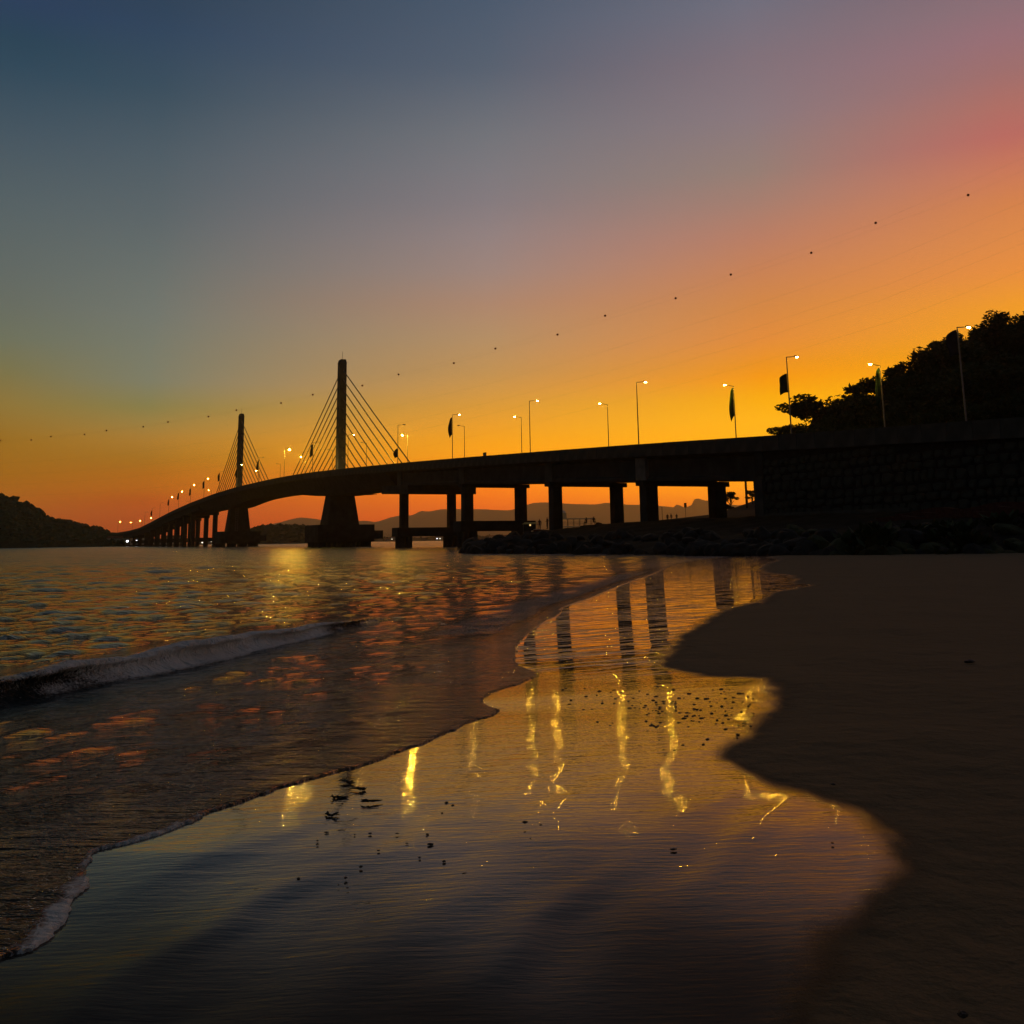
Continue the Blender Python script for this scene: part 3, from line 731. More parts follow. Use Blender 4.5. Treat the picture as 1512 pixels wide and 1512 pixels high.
for i, s in enumerate((344, 422, 463, 504, 545, 587, 630, 670, 752)):
    flag(s, .15, .8, 3.4, .6 + (i % 3) * .5, 'flag_dark', 'limp dark banner on a lamp pole of the far bridge spans', 10 + i, math.pi * (1 if i % 2 else 1.1), group='banners along the far spans')
# small things on the roadway
s = 219; bx_ = MB(); sbox(bx_, s - .5, s + .5, 1.2, 1.5, zp(s) - .1, zp(s) + .75); bx_.tube([B(s, 1.35, zp(s) - 1.1), B(s, 1.35, zp(s))], .06, 6)
put('road_sign', bx_, 'sign_face', None, 'small dark square sign just above the bridge parapet', 'sign')

# ------------------------------------------------------------------ stone retaining wall under the bridge ramp
wall_s0, wall_s1 = 62.0, 137.0
WL = root('retaining_wall', B(100, 2, 2.4), 'tall dark stone retaining wall carrying the bridge ramp above the rocks', 'wall')
put('wall_core', sweep(MB(), list(np.arange(wall_s0, wall_s1 + .1, 5.0)), lambda s: [(.75, 1.0 - zp(s)), (.75, -1.8), (WD - .6, -1.8), (WD - .6, 1.0 - zp(s))]), 'mortar', WL)
variants = []
for k in range(8):
    mb = MB(); rnd = random.Random(50 + k); n = rnd.choice((7, 8, 9)); pts = []
    for j in range(n):
        a = 2 * math.pi * j / n + rnd.uniform(-.15, .15)
        ca_, sa_ = math.cos(a), math.sin(a); rr = 1 / max(abs(ca_), abs(sa_)) ** .75
        pts.append((.5 * rr * ca_ * rnd.uniform(.88, 1), .5 * rr * sa_ * rnd.uniform(.88, 1)))
    v = [(x, 0.05, z) for x, z in pts] + [(x * .97, -.10, z * .97) for x, z in pts] + [(x * .7 + rnd.uniform(-.04, .04), -.16 - rnd.uniform(0, .07), z * .7) for x, z in pts]
    f = [tuple(range(2 * n, 3 * n))]
    for r_ in range(2):
        for j in range(n): f.append((r_ * n + j, r_ * n + (j + 1) % n, (r_ + 1) * n + (j + 1) % n, (r_ + 1) * n + j))
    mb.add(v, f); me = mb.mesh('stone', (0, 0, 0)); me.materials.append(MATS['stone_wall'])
    bm = bmesh.new(); bm.from_mesh(me); bmesh.ops.recalc_face_normals(bm, faces=bm.faces); bm.to_mesh(me); bm.free()
    variants.append(me)
angw = math.atan2(V2.y, V2.x) + math.pi
row = 0; z = 2.3
while z < 11.4:
    hgt = random.uniform(.8, 1.3); s = 92.0 + random.uniform(0, 1)
    while s < wall_s1 - .5:
        w = random.uniform(.75, 1.9)
        if z + hgt < zp(s) - 1.85:
            o = twin('stone', random.choice(variants), WL, Vector(B(s + w / 2, .74, z + hgt / 2 + random.uniform(-.12, .12))) - WORG[WL.name], (0, random.choice((0, math.pi)), angw), (w * .97, random.uniform(.8, 1.5), hgt * .97))
        s += w
    z += hgt; row += 1
put('end_pilaster', sbox(MB(), wall_s1 - 1.2, wall_s1 + .4, .3, WD - .2, 1.0, zp(wall_s1) - 5.2), 'concrete', WL)
put('abutment', sbox(MB(), wall_s1 - 1.2, wall_s1 + .3, .5, WD - .5, zp(wall_s1) - 5.25, zp(wall_s1) - 1.9), 'concrete_dark', WL)
put('kerb', sbox(MB(), 112, 134, -1.4, -1.0, 3.2, 4.05), 'concrete', WL)

# ------------------------------------------------------------------ rocky bank
TOE = [(-6.5, 150), (-6, 128), (-4.5, 120.5), (2, 112), (8, 104.5), (14, 91), (19, 80.5), (24, 70.5), (36, 67), (60, 66), (110, 62), (260, 55)]
BANK = TOE + [(260, 520), (150, 520), (60, 420), (38, 300), (14, 228), (0, 196), (-6, 172)]
def st_of(x, y):
    dx, dy = x - O2.x, y - O2.y; return dx * V2.x + dy * V2.y, dx * N2.x + dy * N2.y
def bank_z(x, y):
    d, _ = seg_dist(x, y, BANK + [BANK[0]]); i = inside(x, y, BANK); d = np.where(i, d, -d)
    s, t = st_of(x, y)
    pl = 2.0 + 2.0 * sstep(-17, -1, t) * sstep(250, 200, s) + sstep(8, 40, t) * 1.9 * sstep(255, 210, s)
    pl = pl - .9 * sstep(-30, -60, t) * 0
    z = np.where(d > 0, pl * (1 - np.exp(-np.maximum(d, 0) * .42 / pl)), d * .5)
    # wooded hill beyond the road
    hx = (x - 150) / 70; hy = (y - 215) / 110
    hill = 46 * np.exp(-(hx ** 2 + hy ** 2) * 1.1) * sstep(30, 80, t)
    return z + hill
gx = np.concatenate([np.arange(-12, 60, .8), np.arange(60, 265, 4.0)]); gy = np.concatenate([np.arange(52, 240, .8), np.arange(240, 520, 5.0)])
Xb, Yb = np.meshgrid(gx, gy)
Zb = bank_z(Xb, Yb)
rough = (fbm(Xb * .7, Yb * .7, 91, 4) - .5)
ss_, tt_ = st_of(Xb, Yb)
Zb = Zb + rough * .6 * sstep(1, -4, tt_) * sstep(-1, 2, Zb)
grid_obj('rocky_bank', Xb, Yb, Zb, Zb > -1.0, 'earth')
# individual boulders
bv = []
for k in range(10):
    rnd = random.Random(200 + k); bm = bmesh.new(); bmesh.ops.create_icosphere(bm, subdivisions=2, radius=.5)
    planes = [(Vector((rnd.gauss(0, 1), rnd.gauss(0, 1), rnd.gauss(0, 1))).normalized(), rnd.uniform(.26, .42)) for _ in range(9)]
    for v in bm.verts:
        for n_, dd in planes:
            e = v.co.dot(n_) - dd
            if e > 0: v.co -= n_ * e * .92
        v.co *= 1.25
    me = bpy.data.meshes.new('boulder'); bm.to_mesh(me); bm.free(); me.materials.append(MATS['rock' if k < 7 else 'rock_greenish']); bv.append(me)
def bz(x, y): return float(bank_z(np.array([[x]]), np.array([[y]]))[0, 0])
toe_d = []
for a, b in zip(TOE[:-1], TOE[1:]):
    L = math.hypot(b[0] - a[0], b[1] - a[1]); n_ = max(1, int(L / .5)); toe_d += [((a[0] + (b[0] - a[0]) * i / n_, a[1] + (b[1] - a[1]) * i / n_), (-(b[1] - a[1]) / L, (b[0] - a[0]) / L)) for i in range(n_)]
toe_d = [q for q in toe_d if q[0][0] < 46 and q[0][1] < 150]
rnd = random.Random(5)
for i in range(285):
    (px, py_), (nx_, ny_) = rnd.choice(toe_d)
    off = -.3 + rnd.random() ** 1.4 * 9.0 if i > 90 else rnd.uniform(-.5, 1.2)
    x, y = px + nx_ * off, py_ + ny_ * off
    if x > 44 or x < -8: continue
    size = rnd.uniform(.7, 1.7) * (1.15 if i < 90 else 1)
    greener = x > 22 and rnd.random() < .6
    me = rnd.choice(bv[7:] if greener else bv[:7])
    o = twin('boulder', me, None, (x, y, max(bz(x, y), -.1) + size * .16), (rnd.uniform(-.4, .4), rnd.uniform(-.4, .4), rnd.uniform(0, 6.28)), (size * rnd.uniform(.9, 1.4), size * rnd.uniform(.8, 1.1), size * rnd.uniform(.6, .9)))
    if greener: props(o, 'greenish boulder in the riprap between the sand and the stone wall', 'boulder', 'greenish boulders by the beach')
    else: props(o, 'dark bare boulder in the riprap along the foot of the bank', 'boulder', 'dark boulders of the riprap')
# bigger blocks at the rock tip
for x, y, sx, sy, sz in ((-4.6, 124, 3.4, 2.6, 2.5), (-2.2, 121.5, 2.6, 2.2, 1.6), (1.2, 118, 3.0, 2.4, 2.0), (-5.0, 132, 3.0, 3.0, 2.6), (3.8, 117, 2.4, 2, 2.0)):
    o = twin('boulder', rnd.choice(bv[:7]), None, (x, y, .35), (0, 0, rnd.uniform(0, 6)), (sx, sy, sz))
    props(o, 'large dark block of rock at the seaward tip of the bank', 'boulder', 'large blocks at the rock tip')
# reddish terrace courses at the foot of the wall
TR = root('terrace', B(104, -8, 3.4), 'low uneven courses of reddish stone below the retaining wall', 'terrace')
for k in range(3):
    mb = MB(); o_ = 0
    ss2 = np.arange(93, 113 - k * 2, 1.3)
    sec = []
    for s in ss2:
        zz = 2.75 + k * .3 + .012 * (112 - s) * 3 + .14 * math.sin(s * .9 + k) + random.uniform(-.05, .05)
        sec.append((s, zz))
    for (sa, za), (sb_, zb_) in zip(sec[:-1], sec[1:]):
        t0 = -9 + k * 1.1
        mb2 = MB().hexa([B(sa, t0, za - .5), B(sa, t0 + .9, za - .5), B(sb_ - .05, t0 + .9, zb_ - .5), B(sb_ - .05, t0, zb_ - .5), B(sa, t0, za), B(sa, t0 + .9, za), B(sb_ - .05, t0 + .9, zb_), B(sb_ - .05, t0, zb_)])
        put('slab', mb2, 'red_stone', TR)

# ------------------------------------------------------------------ trees
def leaf_cloud(mb, c, r, n, rnd, size, flat=.6):
    for _ in range(n):
        while True:
            p = Vector((rnd.uniform(-1, 1), rnd.uniform(-1, 1), rnd.uniform(-1, 1)))
            if p.length < 1: break
        q = Vector(c) + Vector((p.x * r, p.y * r, p.z * r * flat))
        a = Vector((rnd.gauss(0, 1), rnd.gauss(0, 1), rnd.gauss(0, .5))).normalized(); b = a.orthogonal().normalized()
        b = (b * rnd.uniform(-1, 1) + a.cross(b) * rnd.uniform(-1, 1)).normalized()
        l, w = size * rnd.uniform(.7, 1.4), size * rnd.uniform(.3, .55)
        o = len(mb.v); mb.v += [tuple(q - a * l), tuple(q + b * w), tuple(q + a * l), tuple(q - b * w)]; mb.f.append((o, o + 1, o + 2, o + 3))
def make_tree(seed, h, spread, layered):
    """tree meshes around the origin: trunk with limbs, crown of leaf clumps"""
    rnd = random.Random(seed); tr = MB(); cr_m = MB()
    hb = h * (.32 if layered else .28)
    tr.tube([(0, 0, -1.5), (.1, 0, hb * .5), (.2 * rnd.uniform(-1, 1), .1, hb)], [h * .035, h * .028, h * .022], 8)
    n = 11 if layered else 13
    for i in range(n):
        a = 2 * math.pi * i / n * 2.4 + rnd.uniform(-.3, .3)
        if layered: lev = rnd.choice((.62, .78, .93)); rad = spread * rnd.uniform(.35, 1.0) * (1.15 - .45 * lev)
        else: lev = rnd.uniform(.45, .95); rad = spread * rnd.uniform(.2, .85) * (1.3 - .75 * lev)
        tip = Vector((math.cos(a) * rad, math.sin(a) * rad, h * lev))
        st_ = Vector((0, 0, hb * rnd.uniform(.75, 1)))
        mid = st_.lerp(tip, .5) + Vector((0, 0, -h * .06 if layered else h * .03))
        tr.tube([st_, mid, tip], [h * .016, h * .011, h * .004], 6)
        for _ in range(3 if layered else 4):
            c = tip + Vector((rnd.gauss(0, 1), rnd.gauss(0, 1), rnd.gauss(0, .25))) * spread * .22
            leaf_cloud(cr_m, c, spread * rnd.uniform(.16, .28), 130, rnd, h * .022, .38 if layered else .75)
    leaf_cloud(cr_m, (0, 0, h * (.8 if layered else .72)), spread * .55, 420, rnd, h * .02, .25 if layered else .5)
    mt = tr.mesh('trunk', (0, 0, 0)); mt.materials.append(MATS['bark'])
    mc = cr_m.mesh('crown', (0, 0, 0)); mc.materials.append(MATS['leaf'])
    return mt, mc
TV = [make_tree(301, 13, 6.5, True), make_tree(302, 12, 6.0, True), make_tree(303, 13, 5.0, False), make_tree(304, 12, 5.2, False), make_tree(305, 14, 5.5, False)]
def tree(x, y, z, k, sc, rz, label, group=None):
    o = root('tree', (x, y, z), label, 'tree', group, rz); o.scale = (sc,) * 3
    twin('trunk', TV[k][0], o); twin('crown', TV[k][1], o)
    return o
TH = [max(v.co.z for v in mc.vertices) * .97 for mt, mc in TV]
tree_spots = [(55.5, 169.1, 26.1, 0), (47.2, 165.4, 18.9, 1), (55.9, 181.6, 24.0, 3), (60.8, 165.1, 25.9, 1), (68.8, 175.0, 30.0, 2), (75.0, 181.1, 33.4, 4), (72.6, 166.9, 32.2, 3), (83.7, 186.0, 38.1, 2), (83.4, 177.4, 36.8, 4), (83.3, 170.8, 36.3, 2), (89.3, 176.7, 39.6, 4), (55.0, 155.5, 22.2, 3), (60.7, 156.6, 23.6, 4), (66.1, 156.6, 25.3, 2), (71.4, 156.5, 26.8, 3), (77.1, 157.1, 28.5, 4), (50.2, 157.2, 19.7, 2), (54.0, 150.6, 18.5, 4), (59.3, 148.6, 18.7, 2), (65.1, 148.3, 19.6, 3), (70.9, 147.9, 20.4, 2), (45.3, 153.4, 17.3, 3), (49.9, 149.9, 17.0, 2), (87.9, 168.5, 36.7, 3), (79.3, 152.6, 26.1, 2)]
for i, (x, y, ztop, k) in enumerate(tree_spots):
    hgt = TH[k]
    base = bz(x, y); sc = min(1.5, max(.55, (ztop - base) / hgt)); z = ztop - hgt * sc
    if i == 0: lb, gr = 'flat-topped spreading tree with layered foliage beyond the bridge parapet, branches against the glow', None
    elif i == 1: lb, gr = 'low loose-crowned tree just showing above the parapet where the wooded hill begins', None
    elif k < 2: lb, gr = 'broad spreading tree in the dark wood on the hillside', 'spreading trees on the hillside'
    else: lb, gr = 'dense round-crowned tree in the dark wood on the hillside', 'round-crowned trees on the hillside'
    tree(x, y, min(z, base), k, sc if z <= base else (ztop - base) / hgt, random.uniform(0, 6.28), lb, gr)
# undergrowth that closes the wood between the trunks
ug = MB(); rnd = random.Random(19)
for _ in range(1500):
    x, y = rnd.uniform(44, 150), rnd.uniform(135, 235); s_u, t_u = st_of(x, y)
    if t_u < 27 or x / y < .27: continue
    zg = bz(x, y); leaf_cloud(ug, (x, y, zg + rnd.uniform(0, 1) * min(7, (t_u - 22) * .25)), rnd.uniform(1, 2.2), 14, rnd, .5, .7)
put('undergrowth', ug, 'leaf', None, 'dense dark undergrowth closing the hillside wood', 'undergrowth', None, 'stuff')
# low plants among the boulders at the top of the beach
pv = []
for k in range(3):
    mb = MB(); rnd = random.Random(400 + k)
    for _ in range(46):
        a = rnd.uniform(0, 6.28); r0 = rnd.uniform(0, .5); L = rnd.uniform(.35, .75); e = rnd.uniform(.3, 1.2)
        p0 = Vector((math.cos(a) * r0, math.sin(a) * r0, rnd.uniform(0, .35))); d = Vector((math.cos(a) * math.cos(e), math.sin(a) * math.cos(e), math.sin(e)))
        w = Vector((-math.sin(a), math.cos(a), 0)) * L * .3; o = len(mb.v)
        mb.v += [tuple(p0), tuple(p0 + d * L * .5 + w), tuple(p0 + d * L), tuple(p0 + d * L * .5 - w)]; mb.f.append((o, o + 1, o + 2, o + 3))
    me = mb.mesh('shore_plant', (0, 0, 0)); me.materials.append(MATS['leaf']); pv.append(me)
rnd = random.Random(8)
for i in range(26):
    x = rnd.uniform(23, 40); y = 67.5 + rnd.uniform(1, 9); z = bz(x, y)
    o = twin('shore_plant', rnd.choice(pv), None, (x, y, z + .15), (0, 0, rnd.uniform(0, 6)), (rnd.uniform(1, 1.8),) * 3)
    props(o, 'broad-leaved creeping plant among the greenish boulders by the beach', 'plant', 'shore plants among the boulders')

# ------------------------------------------------------------------ people
pm, pt, pb = node_mat('clothed_person_dark'); 
def person_mat(name, shirt, trousers):
    m, t, b = node_mat(name); g = G(t)
    z = g.n('ShaderNodeSeparateXYZ', {0: g.n('ShaderNodeTexCoord').outputs['Object']}).outputs[2]
    r = g.n('ShaderNodeValToRGB', {0: g.m('DIVIDE', z, 1.8)}); r.color_ramp.interpolation = 'CONSTANT'
    els = [(0, (.03, .03, .03)), (.05, trousers), (.50, shirt), (.815, (.25, .15, .1)), (.915, (.02, .015, .012))]
    for i, (p, c) in enumerate(els):
        q = r.color_ramp.elements[i] if i < 2 else r.color_ramp.elements.new(p)
        q.position = p; q.color = c + (1,)
    t.links.new(r.outputs[0], b.inputs['Base Color']); b.inputs['Roughness'].default_value = .85
    return m
PM = [person_mat('clothes_dark', (.05, .05, .07), (.03, .03, .045)), person_mat('clothes_brown', (.09, .05, .04), (.04, .04, .05)), person_mat('clothes_grey', (.12, .12, .12), (.03, .035, .06))]
def person(x, y, z, rz, pose, m, label, h=1.7, group=None):
    k = h / 1.72
    if pose == 'sit':
        hip = (0, 0, .50); J = {'pel': hip, 'che': (0, -.04, .98), 'nec': (0, -.02, 1.16), 'hea': (0, .02, 1.27), 'top': (0, .02, 1.40)}
        legs = [((s_ * .09, .0, .48), (s_ * .12, .42, .50), (s_ * .12, .46, .06), (s_ * .13, .62, .04)) for s_ in (-1, 1)]
        arms = [((s_ * .19, -.02, 1.08), (s_ * .25, .05, .80), (s_ * .14, .28, .62), (s_ * .10, .38, .58)) for s_ in (-1, 1)]
    else:
        J = {'pel': (0, 0, .92), 'che': (0, .0, 1.26), 'nec': (0, .0, 1.45), 'hea': (0, .03, 1.56), 'top': (0, .02, 1.69)}
        wlk = .16 if pose == 'walk' else .0
        legs = [((s_ * .09, 0, .90), (s_ * .10, s_ * wlk * .6 + .03, .49), (s_ * (.11 if pose != 'stand' else .13), s_ * wlk - .02, .08), (s_ * .13, s_ * wlk + .15, .04)) for s_ in (-1, 1)]
        if pose == 'hold': arms = [((s_ * .19, 0, 1.38), (s_ * .25, -.02, 1.10), (s_ * .12, .2, 1.08), (s_ * .05, .27, 1.12)) for s_ in (-1, 1)]
        else: arms = [((s_ * .19, 0, 1.38), (s_ * .25, -.03 - s_ * wlk * .5, 1.10), (s_ * .25, .05 - s_ * wlk, .86), (s_ * .24, .08 - s_ * wlk, .77)) for s_ in (-1, 1)]
    vs_, es, rad = [], [], []
    def add(p, r): vs_.append(tuple(c * k for c in p)); rad.append(r * k); return len(vs_) - 1
    pel = add(J['pel'], .15); che = add(J['che'], .165); nec = add(J['nec'], .062); hea = add(J['hea'], .095); top = add(J['top'], .075)
    es += [(pel, che), (che, nec), (nec, hea), (hea, top)]
    for l in legs:
        p = pel
        for c, r in zip(l, (.095, .065, .045, .035)): q = add(c, r); es.append((p, q)); p = q
    for a in arms:
        p = che
        for c, r in zip(a, (.062, .047, .036, .03)): q = add(c, r); es.append((p, q)); p = q
    me = bpy.data.meshes.new('person'); me.from_pydata(vs_, es, []); me.materials.append(PM[m])
    o = bpy.data.objects.new('person', me); COL.objects.link(o)
    sk = o.modifiers.new('skin', 'SKIN'); ss = o.modifiers.new('sub', 'SUBSURF'); ss.levels = ss.render_levels = 1
    lay = me.skin_vertices[0] if me.skin_vertices else None
    if lay is None:
        bm = bmesh.new(); bm.from_mesh(me); bm.verts.layers.skin.verify(); bm.to_mesh(me); bm.free(); lay = me.skin_vertices[0]
    for i, r in enumerate(rad): lay.data[i].radius = (r, r * (.72 if i < 2 else 1)); lay.data[i].use_root = (i == 0)
    o.location = (x, y, z); o.rotation_euler[2] = rz
    return props(o, label, 'person', group)
PEOPLE = [(x, y, bz(x, y) + (.62 if i < 2 else (.25 if i < 4 else 0))) for i, (x, y) in enumerate([(3.59, 150.0), (4.74, 151.0), (11.85, 172.0), (13.08, 172.0), (31.42, 214.0), (32.33, 215.0), (33.61, 216.0)])]
for (x, y), lb in zip(((4.15, 150.5), (12.4, 172.1)), ('flat-topped rock carrying the two standing people', 'low flat rock carrying the two sitting people')):
    props(put('boulder', MB().blob((x, y, bz(x, y) + (.2 if y < 160 else .02)), (3.6, 2.6, .95 if y < 160 else .6), random.Random(int(y)), .06, 2), 'rock'), lb, 'boulder')
people_lab = ['person in dark clothes standing on the rocks beside the lit stall, arms down', 'person standing on the rocks beside the bridge column, hands held together in front',
              'person sitting on the rocks behind the ferry side of the column', 'person sitting on the rocks next to a dark bundle',
              'person walking along the road under the bridge, first of three', 'person in dark clothes walking in the middle of three people on the road', 'shorter person walking last of three, nearest the round sign post']
poses = ['stand', 'hold', 'sit', 'sit', 'walk', 'walk', 'walk']
for (x, y, z), lb, po, i in zip(PEOPLE, people_lab, poses, range(9)):
    person(x, y, min(z, 20) if False else z, rnd.uniform(0, 6.28), po, i % 3, lb, 1.72 if i != 6 else 1.5)

# ------------------------------------------------------------------ stall, ferry, sign posts, car, utility pole beyond the bridge
def at(x, y, z): return (x, y, z)

def gp(x, y): return (x, y, bz(x, y))
x, y, z = gp(2.26, 152.00)
ST = root('market_stall', (x, y, z), 'small vendor stall with a pale yellow flat canopy on the rocks', 'stall')
put('canopy', MB().hexa([(x - 1.15, y - .9, z + 1.75), (x + 1.15, y - .9, z + 1.75), (x + 1.15, y + .9, z + 1.75), (x - 1.15, y + .9, z + 1.75), (x - .8, y - .6, z + 2.0), (x + .8, y - .6, z + 2.0), (x + .8, y + .6, z + 2.0), (x - .8, y + .6, z + 2.0)]), 'canvas', ST)
for a in (-1, 1):
    for b in (-1, 1): put('post', MB().tube([(x + a * 1.0, y + b * .75, z - .1), (x + a * 1.0, y + b * .75, z + 1.76)], .03, 6), 'metal', ST)
put('lantern', MB().sphere((x, y, z + 1.6), .14, 8, 6), 'flood_light', ST)
x, y, z = gp(2.67, 150.00)
CT = root('cooler_cart', (x + .6, y, z), 'low dark cooler cart on two wheels in front of the stall', 'cart')
x += .6
put('body', MB().box((x, y, z + .62), (1.1, .7, .6)), 'red_stone', CT); put('lid', MB().box((x, y, z + .955), (1.16, .76, .06)), 'white_paint', CT)
for a in (-.35, .35): put('wheel', MB().tube([(x + a, y - .42, z + .28), (x + a, y - .36, z + .28)], .28, 14), 'cable', CT)
put('handle', MB().tube([(x + .5, y, z + .8), (x + .9, y, z + .95)], .03, 6), 'metal', CT)
# passenger ferry moored beyond the rocks
x, y = 17.61, 320.00
FE = root('ferry', (x, y, 0), 'two-decked passenger ferry with open sides and a domed wheelhouse beyond the rocks', 'ferry')
hull = MB(); o = []
prof_ = [(-7, .9), (-5.5, 1.7), (0, 2.1), (5.5, 1.7), (7, .7)]
for z_, k_ in ((-.6, .8), (1.8, 1.0)): o += [(x + a * (k_ * .5 + .5), y + b * k_, z_) for a, b in prof_] + [(x + a * (k_ * .5 + .5), y - b * k_, z_) for a, b in reversed(prof_)]
n_ = 10; hull.add(o, [tuple(range(n_))[::-1], tuple(range(n_, 2 * n_))] + [(j, (j + 1) % n_, n_ + (j + 1) % n_, n_ + j) for j in range(n_)])
put('hull', hull, 'white_paint', FE)
put('deck_house', MB().box((x - 1, y, 2.5), (9, 2.6, 1.4)), 'house_wall', FE)
for z_ in (3.9, 5.7): put('deck_roof', MB().box((x - .3, y, z_), (11, 3.8, .18)), 'white_paint', FE)
for a in np.linspace(-5.2, 4.6, 8):
    for b in (-1.7, 1.7): put('post', MB().tube([(x + a, y + b, 1.75), (x + a, y + b, 5.65)], .06, 6), 'metal', FE)
for z_ in (4.5, 4.9): put('railing', MB().tube([(x - 5.3, y - 1.72, z_), (x + 4.7, y - 1.72, z_)], .04, 5), 'metal', FE)
wh = put('wheelhouse', MB().box((x - 2.6, y, 6.4), (2.6, 2.2, 1.2)), 'house_wall', FE)
put('dome', MB().sphere((x - 2.6, y, 7.0), 1.25, 12, 6, (1, .9, .75)), 'white_paint', wh)
put('mast', MB().tube([(x - 2.6, y, 7.9), (x - 2.6, y, 9.3)], .06, 6), 'metal', FE)
FE.scale = (1.3, 1.3, 1.3)
# road furniture beyond the bridge
x, y, z = gp(35.50, 216.00)
SG = root('traffic_sign', (x, y, z), 'dark rectangular traffic sign on a tall thin post beside the road', 'sign')
put('post', MB().tube([(x, y, z - .3), (x, y, z + 2.6)], .05, 6), 'metal', SG); put('plate', MB().box((x, y - .08, z + 2.9), (.55, .04, .95)), 'sign_face', SG)
x, y, z = gp(29.08, 205.00)
PO = root('marker_post', (x, y, z), 'thin bare post standing by the bridge column near three walking people', 'post')
put('post', MB().tube([(x, y, z - .3), (x, y, z + 2.6)], .06, 6), 'metal', PO); put('cap', MB().sphere((x, y, z + 2.62), .09, 8, 5), 'metal', PO)
x, y, z = gp(45.85, 205.00)
UP = root('utility_pole', (x, y, z), 'thick utility pole with a bracket lamp seen through the last bridge opening', 'utility pole')
put('pole', MB().tube([(x, y, z - .5), (x, y, z + 5), (x, y, z + 10)], [.26, .22, .18], 10), 'bark', UP)
put('bracket', MB().tube([(x, y, z + 7.2), (x + .8, y, z + 7.5)], .05, 6), 'metal', UP); put('transformer', MB().tube([(x + .42, y, z + 5.6), (x + .42, y, z + 6.3)], .22, 10), 'metal', UP)
for i, (x, y, k, sc, lb) in enumerate(((41.73, 215.00, 3, .42, 'low spreading tree over the parked car beyond the bridge'), (46.27, 222.00, 3, .34, 'small round tree behind the bridge column by the road'), (48.59, 212.00, 2, .24, 'small dark shrub-like tree at the foot of the utility pole'))):
    tree(x, y, bz(x, y) - .3, k, sc, i * 1.3, lb)
# parked car under the low tree
x, y, z = gp(46.03, 228.00)
CA = root('parked_car', (x, y, z), 'dark parked car under the low tree beyond the bridge', 'car')
pr = [(-2.0, .35), (-2.05, .75), (-1.35, .9), (-.75, 1.42), (.65, 1.42), (1.3, .95), (2.0, .85), (2.05, .35)]
cb_ = MB(); n_ = len(pr)
cb_.add([(x + a, y - .82, z + b) for a, b in pr] + [(x + a, y + .82, z + b) for a, b in pr], [tuple(range(n_)), tuple(range(n_, 2 * n_))[::-1]] + [(j, n_ + j, n_ + (j + 1) % n_, (j + 1) % n_) for j in range(n_)])
put('body', cb_, 'car_paint', CA)
put('side_window', MB().hexa([(x - 1.1, y - .835, z + .93), (x + 1.05, y - .835, z + .95), (x + 1.05, y - .822, z + .95), (x - 1.1, y - .822, z + .93), (x - .7, y - .835, z + 1.35), (x + .6, y - .835, z + 1.35), (x + .6, y - .822, z + 1.35), (x - .7, y - .822, z + 1.35)]), 'glass_dark', CA)
for a in (-1.25, 1.25):
    for b in (-.78, .78): put('wheel', MB().tube([(x + a, y + b - .1, z + .32), (x + a, y + b + .1, z + .32)], .33, 14), 'cable', CA)
x, y, z = gp(13.86, 172.00)
put('bundle', MB().blob((x, y, z + .28), (1.1, .7, .7), random.Random(3), .15, 2), 'flag_dark', None, 'dark soft bundle lying on the rocks beside a sitting person', 'bundle')
# far waterfront houses
for i, (x, y, lit) in enumerate([(-335.4, 880, 2), (-324.9, 870, 3), (-320.6, 880, 3), (-306.6, 860, 4), (-310.4, 900, 2), (-298.3, 890, 2), (-292.9, 900, 1), (-447.3, 1500, 2), (-429.7, 1500, 2), (-227.9, 1900, 0), (-219.3, 1900, 1), (-204.8, 1880, 1), (-139.2, 1950, 2), (-120.8, 1900, 1), (-40.9, 1900, 0), (-31.4, 1920, 0), (-22.4, 1900, 1), (-12.9, 1940, 0), (-4.0, 1900, 0), (87.1, 1800, 1)]):
    w = rnd.uniform(9, 15) * (1 if y < 1000 else 1.3); d_ = 8; h_ = rnd.choice((3.2, 5.8)); g0 = 1.0
    HO = root('waterfront_house', (x, y, g0), ('small house with lit windows on the low shore under the far bridge spans' if y < 1000 else ('small pale house on the shore behind the islet' if y < 1600 else 'small pale house on the distant low shore')), 'house', 'houses under the far spans' if y < 1000 else ('houses behind the islet' if y < 1600 else 'houses on the distant shore'))
    put('wall', MB().box((x, y, g0 + h_ / 2), (w, d_, h_)), 'house_wall', HO)
    put('roof', MB().add([(x - w * .55, y - d_ * .6, g0 + h_), (x + w * .55, y - d_ * .6, g0 + h_), (x + w * .55, y + d_ * .6, g0 + h_), (x - w * .55, y + d_ * .6, g0 + h_), (x - w * .55, y, g0 + h_ + 2), (x + w * .55, y, g0 + h_ + 2)], [(3, 2, 1, 0), (0, 1, 5, 4), (2, 3, 4, 5), (0, 4, 3), (1, 2, 5)]), 'roof_tile', HO)
    for j in range(3): put('window', MB().box((x - w * .3 + j * w * .3, y - d_ / 2 - .03, g0 + h_ * .55), (1.6, .05, 1.3)), 'white_light' if j < lit and (i + j) % 3 == 0 else ('window_light' if j < lit else 'glass_dark'), HO)
    put('plinth', MB().box((x, y, g0 - 1.2), (w + 2, d_ + 2, 2.4)), 'earth', HO)


